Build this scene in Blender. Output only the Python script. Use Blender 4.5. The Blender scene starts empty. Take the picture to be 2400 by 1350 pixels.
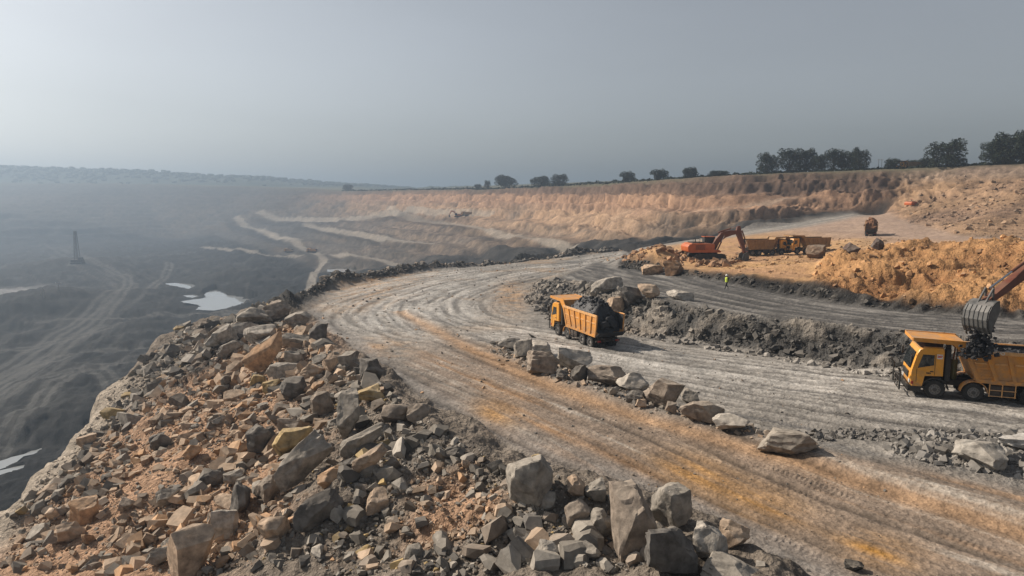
import bpy, bmesh, math, random
import numpy as np
from mathutils import Vector, Matrix
from mathutils.geometry import delaunay_2d_cdt

random.seed(7)
rng = np.random.default_rng(7)
sc = bpy.context.scene
COL = sc.collection
R = math.radians

# ------------------------------------------------------------------ camera, sky, sun, exposure
FPX, PITCH = 1622.0, R(7.55)
cam = bpy.data.cameras.new('camera')
cam.sensor_width = 36.0
cam.lens = FPX / 2400 * 36.0
cam.clip_start, cam.clip_end = 0.5, 30000
cam_o = bpy.data.objects.new('camera', cam)
COL.objects.link(cam_o)
cam_o.rotation_euler = (R(90) - PITCH, 0, 0)
sc.camera = cam_o

SUN_AZ, SUN_EL = R(-66), R(36)
world = bpy.data.worlds.new('World')
sc.world = world
world.use_nodes = True
wn, wl = world.node_tree.nodes, world.node_tree.links
sky = wn.new('ShaderNodeTexSky')
sky.sky_type = 'NISHITA'
sky.sun_disc = False
sky.sun_elevation = SUN_EL
sky.sun_rotation = SUN_AZ
sky.altitude = 200
sky.air_density = 1.0
sky.dust_density = 2.2
sky.ozone_density = 1.0
hsv = wn.new('ShaderNodeHueSaturation')
hsv.inputs['Saturation'].default_value = 0.36
bg = wn['Background']
bg.inputs['Strength'].default_value = 0.074
wl.new(sky.outputs[0], hsv.inputs['Color'])
wtc = wn.new('ShaderNodeTexCoord'); wmp = wn.new('ShaderNodeMapping'); wmp.inputs['Scale'].default_value = (1.2, 1.2, 5.0)
wno = wn.new('ShaderNodeTexNoise'); wno.inputs['Scale'].default_value = 1.4; wno.inputs['Detail'].default_value = 4
wmr = wn.new('ShaderNodeMapRange')                       # thin uneven veil of high haze
for i_, v_ in enumerate((.3, .7, .955, 1.045)): wmr.inputs[i_ + 1].default_value = v_
wsc = wn.new('ShaderNodeVectorMath'); wsc.operation = 'SCALE'
wl.new(wtc.outputs['Generated'], wmp.inputs[0]); wl.new(wmp.outputs[0], wno.inputs['Vector']); wl.new(wno.outputs[0], wmr.inputs[0])
wl.new(hsv.outputs[0], wsc.inputs[0]); wl.new(wmr.outputs[0], wsc.inputs['Scale'])
wl.new(wsc.outputs[0], bg.inputs[0])

sun = bpy.data.lights.new('sun', 'SUN')
sun.energy = 5.0
sun.angle = R(0.9)
sun.color = (1.0, 0.89, 0.76)
sun_o = bpy.data.objects.new('sun', sun)
COL.objects.link(sun_o)
to_sun = Vector((math.sin(SUN_AZ) * math.cos(SUN_EL), math.cos(SUN_AZ) * math.cos(SUN_EL), math.sin(SUN_EL)))
sun_o.rotation_euler = to_sun.to_track_quat('Z', 'Y').to_euler()

sc.view_settings.view_transform = 'Standard'
sc.view_settings.look = 'None'
sc.view_settings.exposure = 0.38
sc.view_settings.gamma = 1.0
sc.view_settings.use_curve_mapping = False
sc.cycles.use_denoising = True
sc.cycles.max_bounces = 6
sc.cycles.volume_bounces = 1
sc.cycles.transparent_max_bounces = 6

# ------------------------------------------------------------------ noise (numpy)
def _hash(ix, iy, iz, seed):
    h = (ix.astype(np.uint32) * np.uint32(374761393) + iy.astype(np.uint32) * np.uint32(668265263)
         + iz.astype(np.uint32) * np.uint32(2147483647) + np.uint32((seed * 974634777 + 12345) & 0xffffffff))
    h = (h ^ (h >> np.uint32(13))) * np.uint32(1274126177)
    h = (h ^ (h >> np.uint32(16))) * np.uint32(2246822519)
    return (h ^ (h >> np.uint32(15)))

def perlin2(x, y, seed=0):
    x = np.asarray(x, np.float32); y = np.asarray(y, np.float32)
    xf, yf = np.floor(x), np.floor(y)
    ix, iy = xf.astype(np.int64), yf.astype(np.int64)
    fx, fy = x - xf, y - yf
    u = fx * fx * fx * (fx * (fx * 6 - 15) + 10)
    v = fy * fy * fy * (fy * (fy * 6 - 15) + 10)
    z = np.zeros_like(ix)
    def g(dx, dy):
        a = _hash(ix + dx, iy + dy, z, seed).astype(np.float32) * np.float32(2 * math.pi / 4294967296.0)
        return np.cos(a) * (fx - dx) + np.sin(a) * (fy - dy)
    a = g(0, 0); b = g(1, 0); c = g(0, 1); d = g(1, 1)
    return (a + (b - a) * u + (c + (d - c) * u - a - (b - a) * u) * v) * 1.4

def value3(x, y, z, seed=0):
    xf, yf, zf = np.floor(x), np.floor(y), np.floor(z)
    ix, iy, iz = xf.astype(np.int64), yf.astype(np.int64), zf.astype(np.int64)
    fx, fy, fz = x - xf, y - yf, z - zf
    fx = fx * fx * (3 - 2 * fx); fy = fy * fy * (3 - 2 * fy); fz = fz * fz * (3 - 2 * fz)
    def h(a, b, c):
        return _hash(ix + a, iy + b, iz + c, seed).astype(np.float32) / np.float32(4294967296.0)
    c00 = h(0,0,0) * (1 - fx) + h(1,0,0) * fx
    c10 = h(0,1,0) * (1 - fx) + h(1,1,0) * fx
    c01 = h(0,0,1) * (1 - fx) + h(1,0,1) * fx
    c11 = h(0,1,1) * (1 - fx) + h(1,1,1) * fx
    return ((c00 * (1 - fy) + c10 * fy) * (1 - fz) + (c01 * (1 - fy) + c11 * fy) * fz) * 2 - 1

def fbm2(x, y, octv=4, seed=0, gain=0.5):
    s, a, n = 0, 1.0, 0
    for o in range(octv):
        s = s + a * perlin2(x * 2 ** o + 17.3 * o, y * 2 ** o - 9.1 * o, seed + o)
        n += a; a *= gain
    return s / n

def fbm3(x, y, z, octv=4, seed=0, gain=0.5):
    s, a, n = 0, 1.0, 0
    for o in range(octv):
        k = 2.0 ** o
        s = s + a * value3(x * k + 3.7 * o, y * k + 8.1 * o, z * k - 5.5 * o, seed + o)
        n += a; a *= gain
    return s / n

def sstep(a, b, x):
    t = np.clip((x - a) / (b - a), 0, 1)
    return t * t * (3 - 2 * t)

# ------------------------------------------------------------------ survey points: where things stand, from bearing and distance
CP, SP = math.cos(PITCH), math.sin(PITCH)
def bearing(px, py):
    u, v = (px - 1200) / FPX, (675 - py) / FPX
    y = CP + v * SP
    return u / y, (-SP + v * CP) / y          # x/y and z/y
def U(px, py, D):
    a, t = bearing(px, py)
    return (a * D, D, t * D)
def UZ(px, py, z):
    a, t = bearing(px, py)
    D = z / t
    return (a * D, D, z)

PTS, EDG = [], []
def line(pts):
    i0 = len(PTS)
    PTS.extend(pts)
    EDG.extend((i0 + i, i0 + i + 1) for i in range(len(pts) - 1))
    return pts
def loose(pts):
    PTS.extend(pts)

def slope_hit(px, py, k=0.33, z0=-10.4):
    a, t = bearing(px, py)
    # embankment plane: z = z0 - k*d, d = -.9075 x - .42 (y-28)
    D = (z0 - k * 0.42 * 28) / (t - k * (0.9075 * a + 0.42))
    return (a * D, D, t * D)

ROAD_Z = -11.3
road_left = line([UZ(2050, 1460, ROAD_Z), UZ(1900, 1360, ROAD_Z), UZ(1580, 1165, ROAD_Z), UZ(1250, 1070, ROAD_Z), UZ(1020, 950, -11.3),
                  UZ(900, 868, -11.5), UZ(775, 780, -12.2), UZ(705, 718, -13.0), UZ(775, 674, -13.8), UZ(1000, 634, -14.2),
                  UZ(1250, 607, -14.5), UZ(1460, 586, -14.5)])
crest = line([UZ(1850, 1420, -10.6), UZ(1640, 1240, -10.4), UZ(1480, 1150, -10.4), UZ(1250, 1100, -10.3), UZ(1010, 985, -10.3), UZ(900, 905, -10.4),
              UZ(780, 815, -11.0), UZ(670, 735, -11.8)])
emb_edge = line([(-27, 24, -19.2), U(0, 1200, 39), U(130, 1070, 49), U(250, 920, 60), U(330, 830, 72), U(420, 752, 84), U(540, 738, 82), U(640, 716, 78)])
emb_mid = line([slope_hit(-100, 1500), slope_hit(300, 1440), slope_hit(800, 1420), slope_hit(1300, 1420)])
line([slope_hit(150, 1250), slope_hit(400, 1080), slope_hit(520, 900), slope_hit(600, 800)])
drop = []
for (x, y, z) in emb_edge:
    r = math.hypot(x, y)
    k = (r + 13) / r
    drop.append((x * k - 3, y * k, z - 22))
line(drop)
foot = []
for (x, y, z) in emb_edge[:6]:
    r = math.hypot(x, y)
    k = (r + 44) / r
    foot.append((x * k - 12, y * k, -58))
foot += [(-72, 175, -54), (-50, 240, -48)]
line(foot)
berm_edge = line([UZ(700, 700, -12.9), UZ(770, 664, -13.4), UZ(900, 642, -13.6), UZ(1000, 626, -13.7), UZ(1250, 600, -14.0), UZ(1465, 578, -14.0)])
dp = []
for (x, y, z) in berm_edge:
    r = math.hypot(x, y)
    k = (r + 26) / r
    dp.append((x * k - 4, y * k, z - 18 * min(1, max(0.2, (1350 - (x / y * FPX + 1200)) / 350))))
line(dp)
wall_base = line([UZ(1330, 640, -13.6), UZ(1262, 662, -13.7), UZ(1238, 700, -13.5), UZ(1290, 742, -13.4), UZ(1480, 777, -13.2), UZ(1700, 815, -12.8),
                  UZ(2000, 862, -12.3), UZ(2120, 880, -12.0), UZ(2400, 905, -11.8), UZ(2800, 930, -11.7), UZ(3300, 950, -11.6)])
wall_top = line([UZ(1350, 634, -13.2), U(1300, 656, 104), U(1340, 660, 96), U(1400, 668, 86), U(1500, 692, 71.5), U(1700, 728, 60.3), U(1850, 745, 55.3),
                 U(2050, 768, 50), U(2200, 785, 47), U(2400, 800, 44.3), U(2800, 822, 43), U(3300, 835, 43)])
bank_base = line([UZ(1400, 612, -13.9), U(1450, 628, 125), U(1560, 642, 108), U(1650, 654, 96.5), U(1750, 675, 87), U(1850, 692, 79.5), U(1950, 710, 73),
                  U(2050, 722, 68), U(2150, 732, 63.5), U(2400, 748, 56.5), U(2800, 762, 54), U(3300, 772, 54)])
bank_top = line([U(1475, 611, 127.5), U(1600, 631, 105), U(1650, 636, 98), U(1750, 642, 88.5), U(1850, 655, 81), U(1950, 668, 74.4), U(2050, 697, 69.2),
                 U(2150, 716, 64.6), U(2400, 731, 57.6), U(2800, 740, 55.4), U(3300, 744, 55.4)])
line([U(1480, 599, 141), U(1600, 612, 118), U(1800, 606, 125), U(1930, 615, 112)])
mound = line([U(1955, 645, 88), U(2020, 605, 92), U(2150, 578, 92), U(2300, 583, 84), U(2400, 588, 78), U(2800, 592, 75), U(3300, 600, 75)])
line([U(2060, 582, 110), U(2200, 574, 114), U(2400, 570, 113), U(2800, 568, 113), U(3300, 570, 112)])
line([U(2040, 556, 148), U(2200, 562, 135), U(2400, 565, 127), U(2800, 565, 125), U(3300, 565, 125)])
loose([U(1900, 562, 160), U(1750, 562, 165), U(1620, 578, 160), U(1880, 598, 130)])
ramp_near = line([U(1485, 590, 165), U(1600, 570, 178), U(1750, 552, 190), U(1900, 530, 212), U(2000, 510, 230), U(2060, 500, 238)])
ramp_far = line([U(1485, 580, 185), U(1600, 560, 200), U(1750, 538, 216), U(1900, 514, 236), U(1995, 497, 246)])
rf2 = []
for i, (x, y, z) in enumerate(ramp_far[:4]):
    k = (y + 9) / y
    rf2.append((x * k, y * k, z - [7, 4.5, 1.5, .3][i]))
line(rf2)
slope_base = line([U(2075, 498, 240), U(2130, 520, 200), U(2250, 553, 155), U(2400, 559, 141), U(2800, 556, 140), U(3300, 550, 140)])
slope_mid = line([U(2110, 472, 243), U(2250, 470, 212), U(2400, 455, 190), U(2800, 440, 183), U(3300, 430, 178)])
wall_foot = line([U(2030, 488, 248), U(1900, 500, 250), U(1750, 525, 240), U(1600, 550, 245), U(1500, 562, 262), U(1400, 566, 295),
                  U(1200, 582, 340), U(1000, 606, 390), U(800, 645, 400), U(690, 655, 430)])
line([U(1900, 470, 257), U(1750, 482, 252), U(1600, 498, 262), U(1500, 505, 290), U(1400, 512, 350), U(1200, 524, 430),
      U(1000, 536, 520), U(800, 546, 620), U(650, 556, 740)])
line([U(1900, 466, 262), U(1750, 476, 262), U(1600, 490, 275), U(1500, 496, 308), U(1400, 503, 372), U(1200, 508, 470),
      U(1000, 513, 590), U(800, 516, 740), U(650, 520, 880)])
line([U(1400, 545, 318), U(1200, 558, 375), U(1000, 572, 440), U(800, 595, 510), U(640, 612, 520)])
line([U(1400, 541, 330), U(1200, 553, 395), U(1000, 564, 465), U(800, 580, 560), U(640, 595, 590)])
rim = line([U(3500, 335, 190), U(2800, 365, 205), U(2400, 383, 222), U(2250, 389, 238), U(2100, 394, 252), U(1900, 402, 272), U(1750, 409, 285),
            U(1600, 418, 305), U(1450, 427, 365), U(1300, 434, 450), U(1200, 440, 520), U(1120, 446, 560), U(1090, 441, 590), U(1000, 443, 660), U(800, 446, 860),
            U(750, 442, 950), U(600, 436, 1150), U(300, 431, 1250), U(0, 430, 1250), U(-500, 428, 1250)])
pl = []
for (x, y, z) in rim:
    pl.append((x * 1.14, y * 1.14, z + 0.4))
line(pl)
# pit floor and far side
line([UZ(590, 700, -54), U(590, 640, 450), U(590, 592, 600), U(590, 560, 760)])
line([UZ(400, 770, -58), U(420, 700, 392), U(420, 650, 492), UZ(420, 602, -56.5), U(420, 560, 930)])
line([UZ(-500, 598, -58), UZ(0, 600, -58), UZ(200, 600, -58)])
loose([UZ(-400, 700, -58), UZ(0, 700, -58), UZ(200, 700, -58), UZ(0, 800, -58), UZ(200, 800, -58), UZ(-400, 850, -58), UZ(0, 950, -58), UZ(-300, 1000, -58), UZ(300, 760, -58)])
# far ridge
ridge = line([U(-800, 366, 1560), U(-300, 373, 1560), U(0, 382, 1560), U(300, 394, 1600), U(600, 415, 1650), U(850, 436, 1750), U(960, 442, 2000)])
line([U(-800, 420, 2100), U(0, 425, 2100), U(600, 440, 2200), U(900, 450, 2500)])
for k in range(24):
    a = k * 2 * math.pi / 24
    loose([(12000 * math.sin(a), 12000 * math.cos(a), 2.0)])
loose([(60, -20, -12), (40, -60, -12), (0, -25, -17), (0, -70, -20), (-40, -10, -24), (-60, -60, -35), (-150, 0, -58), (-150, -100, -58),
       (100, -100, -12), (120, 20, -11), (150, 80, -9), (250, 60, 10), (300, -200, 8), (0, -300, 5), (-500, 100, -58), (-900, 0, 15), (-600, -300, 10), (-200, -300, 8),
       (25, 5, -11.3), (60, 15, -11.3), (18, 12, -11.3)])

# ------------------------------------------------------------------ triangulate the survey and read it on a polar grid
res = delaunay_2d_cdt([Vector((p[0], p[1])) for p in PTS], EDG, [], 0, 1e-4)
cv, ce, cf, ov = res[0], res[1], res[2], res[3]
cz = np.zeros(len(cv))
P2 = np.array([(p[0], p[1], p[2]) for p in PTS])
new_pts = 0
for i, o in enumerate(ov):
    if len(o):
        cz[i] = np.mean([PTS[j][2] for j in o])
    else:                                       # two survey lines cross: take the nearer line's height
        new_pts += 1
        d = (P2[:, 0] - cv[i].x) ** 2 + (P2[:, 1] - cv[i].y) ** 2
        w = 1 / (d + .01)
        j = np.argsort(d)[:4]
        cz[i] = (P2[j, 2] * w[j]).sum() / w[j].sum()
CV = np.array([(v.x, v.y) for v in cv])
print('survey points', len(CV), 'faces', len(cf), 'crossings', new_pts)

AZ_D = np.radians(np.linspace(-46, 46, 810))
AZ = np.concatenate([np.radians(np.arange(-176, -46, 6.0)), AZ_D, np.radians(np.arange(50, 184, 6.0))])
NA = len(AZ)
LR = np.concatenate([np.linspace(math.log(1.5), math.log(12), 40, endpoint=False), np.linspace(math.log(12), math.log(1500), 1500, endpoint=False),
                     np.linspace(math.log(1500), math.log(11000), 120)])
RR = np.exp(LR)
SA, CA = np.sin(AZ), np.cos(AZ)
base = np.full((NA, len(RR)), 0.0)
filled = np.zeros((NA, len(RR)), bool)
for f in cf:
    for k in range(1, len(f) - 1):
        ia, ib, ic = f[0], f[k], f[k + 1]
        A, B, C = CV[ia], CV[ib], CV[ic]
        det = (B[1] - C[1]) * (A[0] - C[0]) + (C[0] - B[0]) * (A[1] - C[1])
        if abs(det) < 1e-9:
            continue
        angs = np.arctan2([A[0], B[0], C[0]], [A[1], B[1], C[1]])
        rad = np.hypot([A[0], B[0], C[0]], [A[1], B[1], C[1]])
        if angs.max() - angs.min() > 2.6:
            ai = np.arange(NA); r0 = 0
        else:
            ai = np.nonzero((AZ >= angs.min() - .003) & (AZ <= angs.max() + .003))[0]
            r0 = np.searchsorted(RR, rad.min() * math.cos(min(1.5, angs.max() - angs.min())) * .98)
        r1 = np.searchsorted(RR, rad.max() * 1.005) + 1
        if len(ai) == 0 or r1 <= r0:
            continue
        a0, a1 = ai[0], ai[-1] + 1
        X = SA[a0:a1, None] * RR[None, r0:r1]
        Y = CA[a0:a1, None] * RR[None, r0:r1]
        l1 = ((B[1] - C[1]) * (X - C[0]) + (C[0] - B[0]) * (Y - C[1])) / det
        l2 = ((C[1] - A[1]) * (X - C[0]) + (A[0] - C[0]) * (Y - C[1])) / det
        l3 = 1 - l1 - l2
        m = (l1 > -1e-6) & (l2 > -1e-6) & (l3 > -1e-6)
        Z = l1 * cz[ia] + l2 * cz[ib] + l3 * cz[ic]
        sub = base[a0:a1, r0:r1]; sub[m] = Z[m]
        filled[a0:a1, r0:r1] |= m
print('unfilled', (~filled).sum())
def blur(a, n, axis):
    k = np.exp(-0.5 * (np.arange(-3 * n, 3 * n + 1) / n) ** 2); k /= k.sum()
    pad = [(0, 0), (0, 0)]; pad[axis] = (3 * n, 3 * n)
    b = np.pad(a, pad, mode='edge')
    out = np.zeros_like(a)
    for i, w in enumerate(k):
        out += w * (b[i:i + a.shape[0]] if axis == 0 else b[:, i:i + a.shape[1]])
    return out
base = blur(base, 2, 1)
dn = slice(len(np.arange(-176, -46, 6.0)), len(np.arange(-176, -46, 6.0)) + 810)
base[dn] = blur(base[dn], 2, 0)

def column(x, y):
    a = math.atan2(x, y)
    j = int(np.clip(np.searchsorted(AZ, a), 1, NA - 1))
    t = (a - AZ[j - 1]) / (AZ[j] - AZ[j - 1])
    return j, min(1, max(0, t))
def hit0(px, py):
    """first meeting of a line of sight with the surveyed ground"""
    a, t = bearing(px, py)
    j, w = column(a, 1.0)
    prof = base[j - 1] * (1 - w) + base[j] * w
    k = math.sqrt(1 + a * a)
    zr = t * RR / k
    i = np.nonzero((prof >= zr) & (RR > 11))[0]
    i = i[0] if len(i) else len(RR) - 1
    if i > 0:
        d0, d1 = zr[i - 1] - prof[i - 1], zr[i] - prof[i]
        q = d0 / (d0 - d1) if d0 != d1 else 0
        r = RR[i - 1] + (RR[i] - RR[i - 1]) * min(1, max(0, q))
    else:
        r = RR[i]
    return (a * r / k, r / k, t * r / k)
# ------------------------------------------------------------------ ground mesh: finer rings where the ground is steep
NR = 880
elev = np.arctan2(base, RR[None, :])
de = np.diff(elev, axis=1)
wgt = np.where(de > 0, de, -0.25 * de)
wgt = wgt * np.where(elev[:, 1:] < R(-33), .12, 1.0)
wgt = wgt + 0.00022 * (np.diff(LR)[None, :] / np.diff(LR)[700])
wgt[dn] = blur(wgt[dn], 6, 0)
wgt = blur(wgt, 3, 1)
cum = np.concatenate([np.zeros((NA, 1)), np.cumsum(wgt, axis=1)], axis=1)
cum /= cum[:, -1:]
tt = np.linspace(0, 1, NR)
RG = np.zeros((NA, NR)); Z0 = np.zeros((NA, NR))
for i in range(NA):
    lr = np.interp(tt, cum[i], LR)
    RG[i] = np.exp(lr)
    Z0[i] = np.interp(lr, LR, base[i])
X = (SA[:, None] * RG); Y = (CA[:, None] * RG)

def inside(poly, x, y):
    m = np.zeros(x.shape, bool)
    n = len(poly)
    for i in range(n):
        x1, y1 = poly[i][0], poly[i][1]
        x2, y2 = poly[(i + 1) % n][0], poly[(i + 1) % n][1]
        if y1 == y2:
            continue
        c = ((y1 > y) != (y2 > y)) & (x < (x2 - x1) * (y - y1) / (y2 - y1) + x1)
        m ^= c
    return m
def soft(m, n=2):
    a = m.astype(np.float64)
    b = a.copy()
    b[dn] = blur(blur(a[dn], n, 0), n, 1)
    return b
def H(*pix):
    return [hit0(px, py) for px, py in pix]

def flow(path, x, y, step=0.7):
    """signed distance to a path and the distance along it"""
    p = np.array([(q[0], q[1]) for q in path])
    for _ in range(2):                             # corner cutting
        q = [p[0]]
        for a, b in zip(p[:-1], p[1:]):
            q += [a * .75 + b * .25, a * .25 + b * .75]
        q.append(p[-1]); p = np.array(q)
    seg = np.hypot(*np.diff(p, axis=0).T); s = np.concatenate([[0], np.cumsum(seg)])
    n = max(8, int(s[-1] / step))
    ss = np.linspace(0, s[-1], n)
    q = np.stack([np.interp(ss, s, p[:, 0]), np.interp(ss, s, p[:, 1])], 1)
    tg = np.gradient(q, axis=0); tg /= np.linalg.norm(tg, axis=1)[:, None] + 1e-9
    xf, yf = x.ravel(), y.ravel()
    D = np.empty(len(xf)); S = np.empty(len(xf))
    for c in range(0, len(xf), 20000):
        dx = xf[c:c + 20000, None].astype(np.float32) - q[None, :, 0].astype(np.float32)
        dy = yf[c:c + 20000, None].astype(np.float32) - q[None, :, 1].astype(np.float32)
        k = np.argmin(dx * dx + dy * dy, axis=1)
        r = np.arange(len(k))
        ax, ay = dx[r, k], dy[r, k]
        D[c:c + 20000] = tg[k, 0] * ay - tg[k, 1] * ax
        S[c:c + 20000] = ss[k] + tg[k, 0] * ax + tg[k, 1] * ay
    return D.reshape(x.shape), S.reshape(x.shape)

# regions in plan
far_right = [(90, -30, 0), (40, -30, 0)]
P_road = road_left + [ramp_near[0]] + [bank_base[1], bank_base[0], wall_top[0]] + wall_base + [(140, 30, 0), (120, 5, 0), (25, 5, 0)]
P_bench = [bank_base[0]] + wall_top + bank_base[::-1]
P_face = wall_base + wall_top[::-1]
P_bank = [(p[0] * .995, p[1] * .995, 0) for p in bank_base[1:]] + [(p[0] * 1.011, p[1] * 1.011, 0) for p in bank_top[::-1]]
P_plat = bank_top + [U(3300, 565, 125)] + slope_base[::-1] + ramp_near[::-1]
P_mound = [U(1900, 664, 78.5)] + bank_top[5:] + [U(3300, 575, 108), U(2800, 574, 108), U(2400, 575, 105), U(2200, 580, 106), U(2060, 588, 104), U(1960, 615, 100), U(1905, 645, 88)]
P_ramp = ramp_near + ramp_far[::-1]
P_slope = slope_base + [U(3600, 430, 195)] + rim[:5] + [slope_mid[0]]
P_wall = rim + [U(-500, 600, 950), U(200, 600, 950), U(500, 590, 900)] + [U(690, 655, 520)] + wall_foot[::-1][1:] + [slope_mid[0]]
P_emb = road_left[:8] + [UZ(690, 700, -13)] + [drop[7], drop[6], drop[5], drop[4], drop[3], drop[2], drop[1], drop[0]] + [(-40, -40, 0), (0, -40, 0), (17, 8, 0)]
RIMX = rim
P_plateau = [rim[0]] + rim + [(-9000, 1300, 0), (-9000, 9000, 0), (9000, 9000, 0), (9000, 100, 0)]

reg = np.zeros(X.shape, np.int8)                  # 0 pit floor
for rid, poly in ((8, P_wall), (9, P_plateau), (10, P_emb), (1, P_road), (5, P_plat), (8, P_slope), (7, P_ramp), (6, P_mound), (2, P_bench), (4, P_bank), (3, P_face)):
    reg[inside(poly, X, Y)] = rid
back = ~((np.abs(AZ) < R(47))[:, None] & np.ones_like(X, bool))
W = {k: soft(reg == k) for k in range(11)}

# flow fields
def sub(mask, path, step=.7):
    d = np.full(X.shape, 99.0); s = np.zeros(X.shape)
    dd, s2 = flow(path, X[mask], Y[mask], step)
    d[mask] = dd; s[mask] = s2
    return d, s
m_road = (W[1] > .01) & (RG < 260)
path_orange = H((2700, 1480), (2300, 1330), (1900, 1190), (1500, 1010), (1200, 900), (1020, 830), (900, 770), (880, 725), (980, 682), (1150, 642), (1400, 607), (1475, 597))
path_white = H((3000, 985), (2400, 955), (1900, 895), (1600, 852), (1400, 820), (1200, 790), (1050, 770), (960, 730), (1000, 690), (1150, 648), (1400, 612))
path_bench = H((2800, 800), (2300, 775), (2000, 745), (1700, 695), (1500, 655), (1420, 625), (1340, 618))
path_ramp = [tuple((np.array(a) + np.array(b)) / 2) for a, b in zip(ramp_near, ramp_far)]
far_roads = [H(*q_) for q_ in (((570, 525), (640, 545), (700, 580), (740, 590), (765, 612), (735, 640), (728, 668)), ((730, 530), (800, 545), (900, 560), (975, 570)),
             ((940, 503), (1050, 520), (1150, 543), (1270, 566)), ((505, 581), (590, 592), (640, 600)), ((640, 512), (760, 516), (900, 505)),
             ((1000, 500), (1090, 505)), ((820, 600), (900, 612)), ((620, 545), (680, 560)))]
pit_roads = [H(*q_) for q_ in (((20, 862), (110, 802), (200, 746), (255, 702), (300, 674), (303, 652), (265, 636), (205, 620)), ((45, 885), (150, 815), (235, 748), (285, 700)),
             ((-20, 905), (90, 852), (190, 822), (320, 815)), ((-20, 830), (80, 815), (180, 790)), ((370, 668), (388, 648), (394, 630)), ((60, 1000), (150, 900), (260, 850), (380, 830)),
             ((-20, 960), (70, 905), (200, 870)), ((330, 740), (400, 735), (450, 738)), ((205, 620), (260, 605), (400, 596)), ((-40, 640), (60, 622), (150, 612)))]
path_pit = H((30, 870), (120, 810), (220, 740), (300, 690), (290, 660), (240, 640), (205, 620))
d1, s1 = sub(m_road, path_orange)
d2, s2 = sub(m_road, path_white)
m_b = (W[2] > .01) & (RG < 200)
d3, s3 = sub(m_b, path_bench)
m_r = (W[7] > .01) & (RG < 400)
d4, s4 = sub(m_r, path_ramp)
m_w = (W[8] > .01) & (RG < 2000) & ~back
d8, s8 = sub(m_w, rim, 5.0)
m_p = (W[0] > .01) & (RG < 1000) & ~back
d0, s0 = sub(m_p, path_pit, 3.0)

# ------------------------------------------------------------------ relief
gx = np.gradient(X, axis=1); gy = np.gradient(Y, axis=1); gz = np.gradient(Z0, axis=1)
hx = np.gradient(X, axis=0); hy = np.gradient(Y, axis=0); hz = np.gradient(Z0, axis=0)
nx = -(gy * hz - gz * hy); ny = -(gz * hx - gx * hz); nz = -(gx * hy - gy * hx)
nl = np.sqrt(nx * nx + ny * ny + nz * nz) + 1e-12
sg = np.sign(nz); nx *= sg / nl; ny *= sg / nl; nz *= sg / nl

DZ = np.zeros(X.shape)                             # straight up
DN = np.zeros(X.shape)                             # along the slope's normal
def on(mask, fn):
    out = np.zeros(X.shape)
    out[mask] = fn(X[mask].astype(np.float32), Y[mask].astype(np.float32), Z0[mask].astype(np.float32))
    return out
near = RG < 400
# haul road
st1 = np.zeros(X.shape); st2 = np.zeros(X.shape); st1b = np.zeros(X.shape)
st1[m_road] = fbm2(d1[m_road] * 0.9, s1[m_road] * 0.05, 6, 11, .7)
st2[m_road] = fbm2(d2[m_road] * 1.1, s2[m_road] * 0.04, 6, 21, .7)
st1b[m_road] = fbm2(d1[m_road] * 0.35 + 7, s1[m_road] * 0.03, 4, 31, .55)
lane2 = np.exp(-(d2 / 7.0) ** 2) * m_road
near_orange = inside(H((1160, 822), (1300, 895), (1500, 975), (1750, 1035), (1950, 1075), (2100, 1090), (2400, 1160), (2900, 1300)) + [(60, 0, 0), (14, 6, 0)] +
                     H((1850, 1330), (1560, 1155), (1250, 1065), (1030, 945), (930, 860), (1000, 800)), X, Y)
w_or = soft(near_orange, 5)
rut = on(m_road, lambda x, y, z: fbm2(x * .35, y * .35, 3, 5)) * .06
lump = on(m_road, lambda x, y, z: fbm2(x * 2.4, y * 2.4, 4, 6, .6))
DZ += W[1] * (rut + .07 * st1 * w_or + .15 * st2 * (1 - w_or) + .05 * lump * (1 - .55 * w_or))
# tyre and track prints on the road
def tread(path, half, pitch, depth):
    m = m_road & (RG < 75)
    d, s = flow(path, X[m], Y[m], .3)
    L = sum(math.dist(a[:2], b[:2]) for a, b in zip(path[:-1], path[1:])) * .97
    lug = np.where(np.mod(s / pitch + np.abs(d) * 1.2, 1.0) < .5, 1.0, -.7)
    w = (np.abs(d) < half) * sstep(0, 1.5, s) * (1 - sstep(L - 2.5, L - .3, s)) * (s > .1) * sstep(-.5, .1, fbm2(s * .3, d, 2, 77))
    out = np.zeros(X.shape); out[m] = lug * w * depth
    return out
TR = np.zeros(X.shape)
for pth, hf in (([(1570, 1055), (1640, 1082), (1740, 1105)], .42), ([(1700, 1070), (1850, 1115), (1990, 1165), (2130, 1190)], .36),
                ([(1780, 1130), (1900, 1165), (2000, 1205)], .36), ([(1760, 1240), (1900, 1300), (2000, 1350)], .3),
                ([(1850, 955), (2050, 990), (2250, 1000), (2420, 1010)], .45), ([(1650, 900), (1800, 925), (2000, 950), (2200, 970)], .45),
                ([(1700, 885), (1900, 915), (2100, 945)], .4), ([(1780, 985), (1950, 1005), (2120, 1020)], .4), ([(1420, 1110), (1500, 1118), (1570, 1130)], .25),
                ([(1600, 890), (1750, 925), (1900, 965), (2050, 1000)], .45), ([(2150, 1230), (2300, 1290), (2450, 1340)], .35)):
    TR += tread(H(*pth), hf, .21, .026)
DZ += TR
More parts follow.
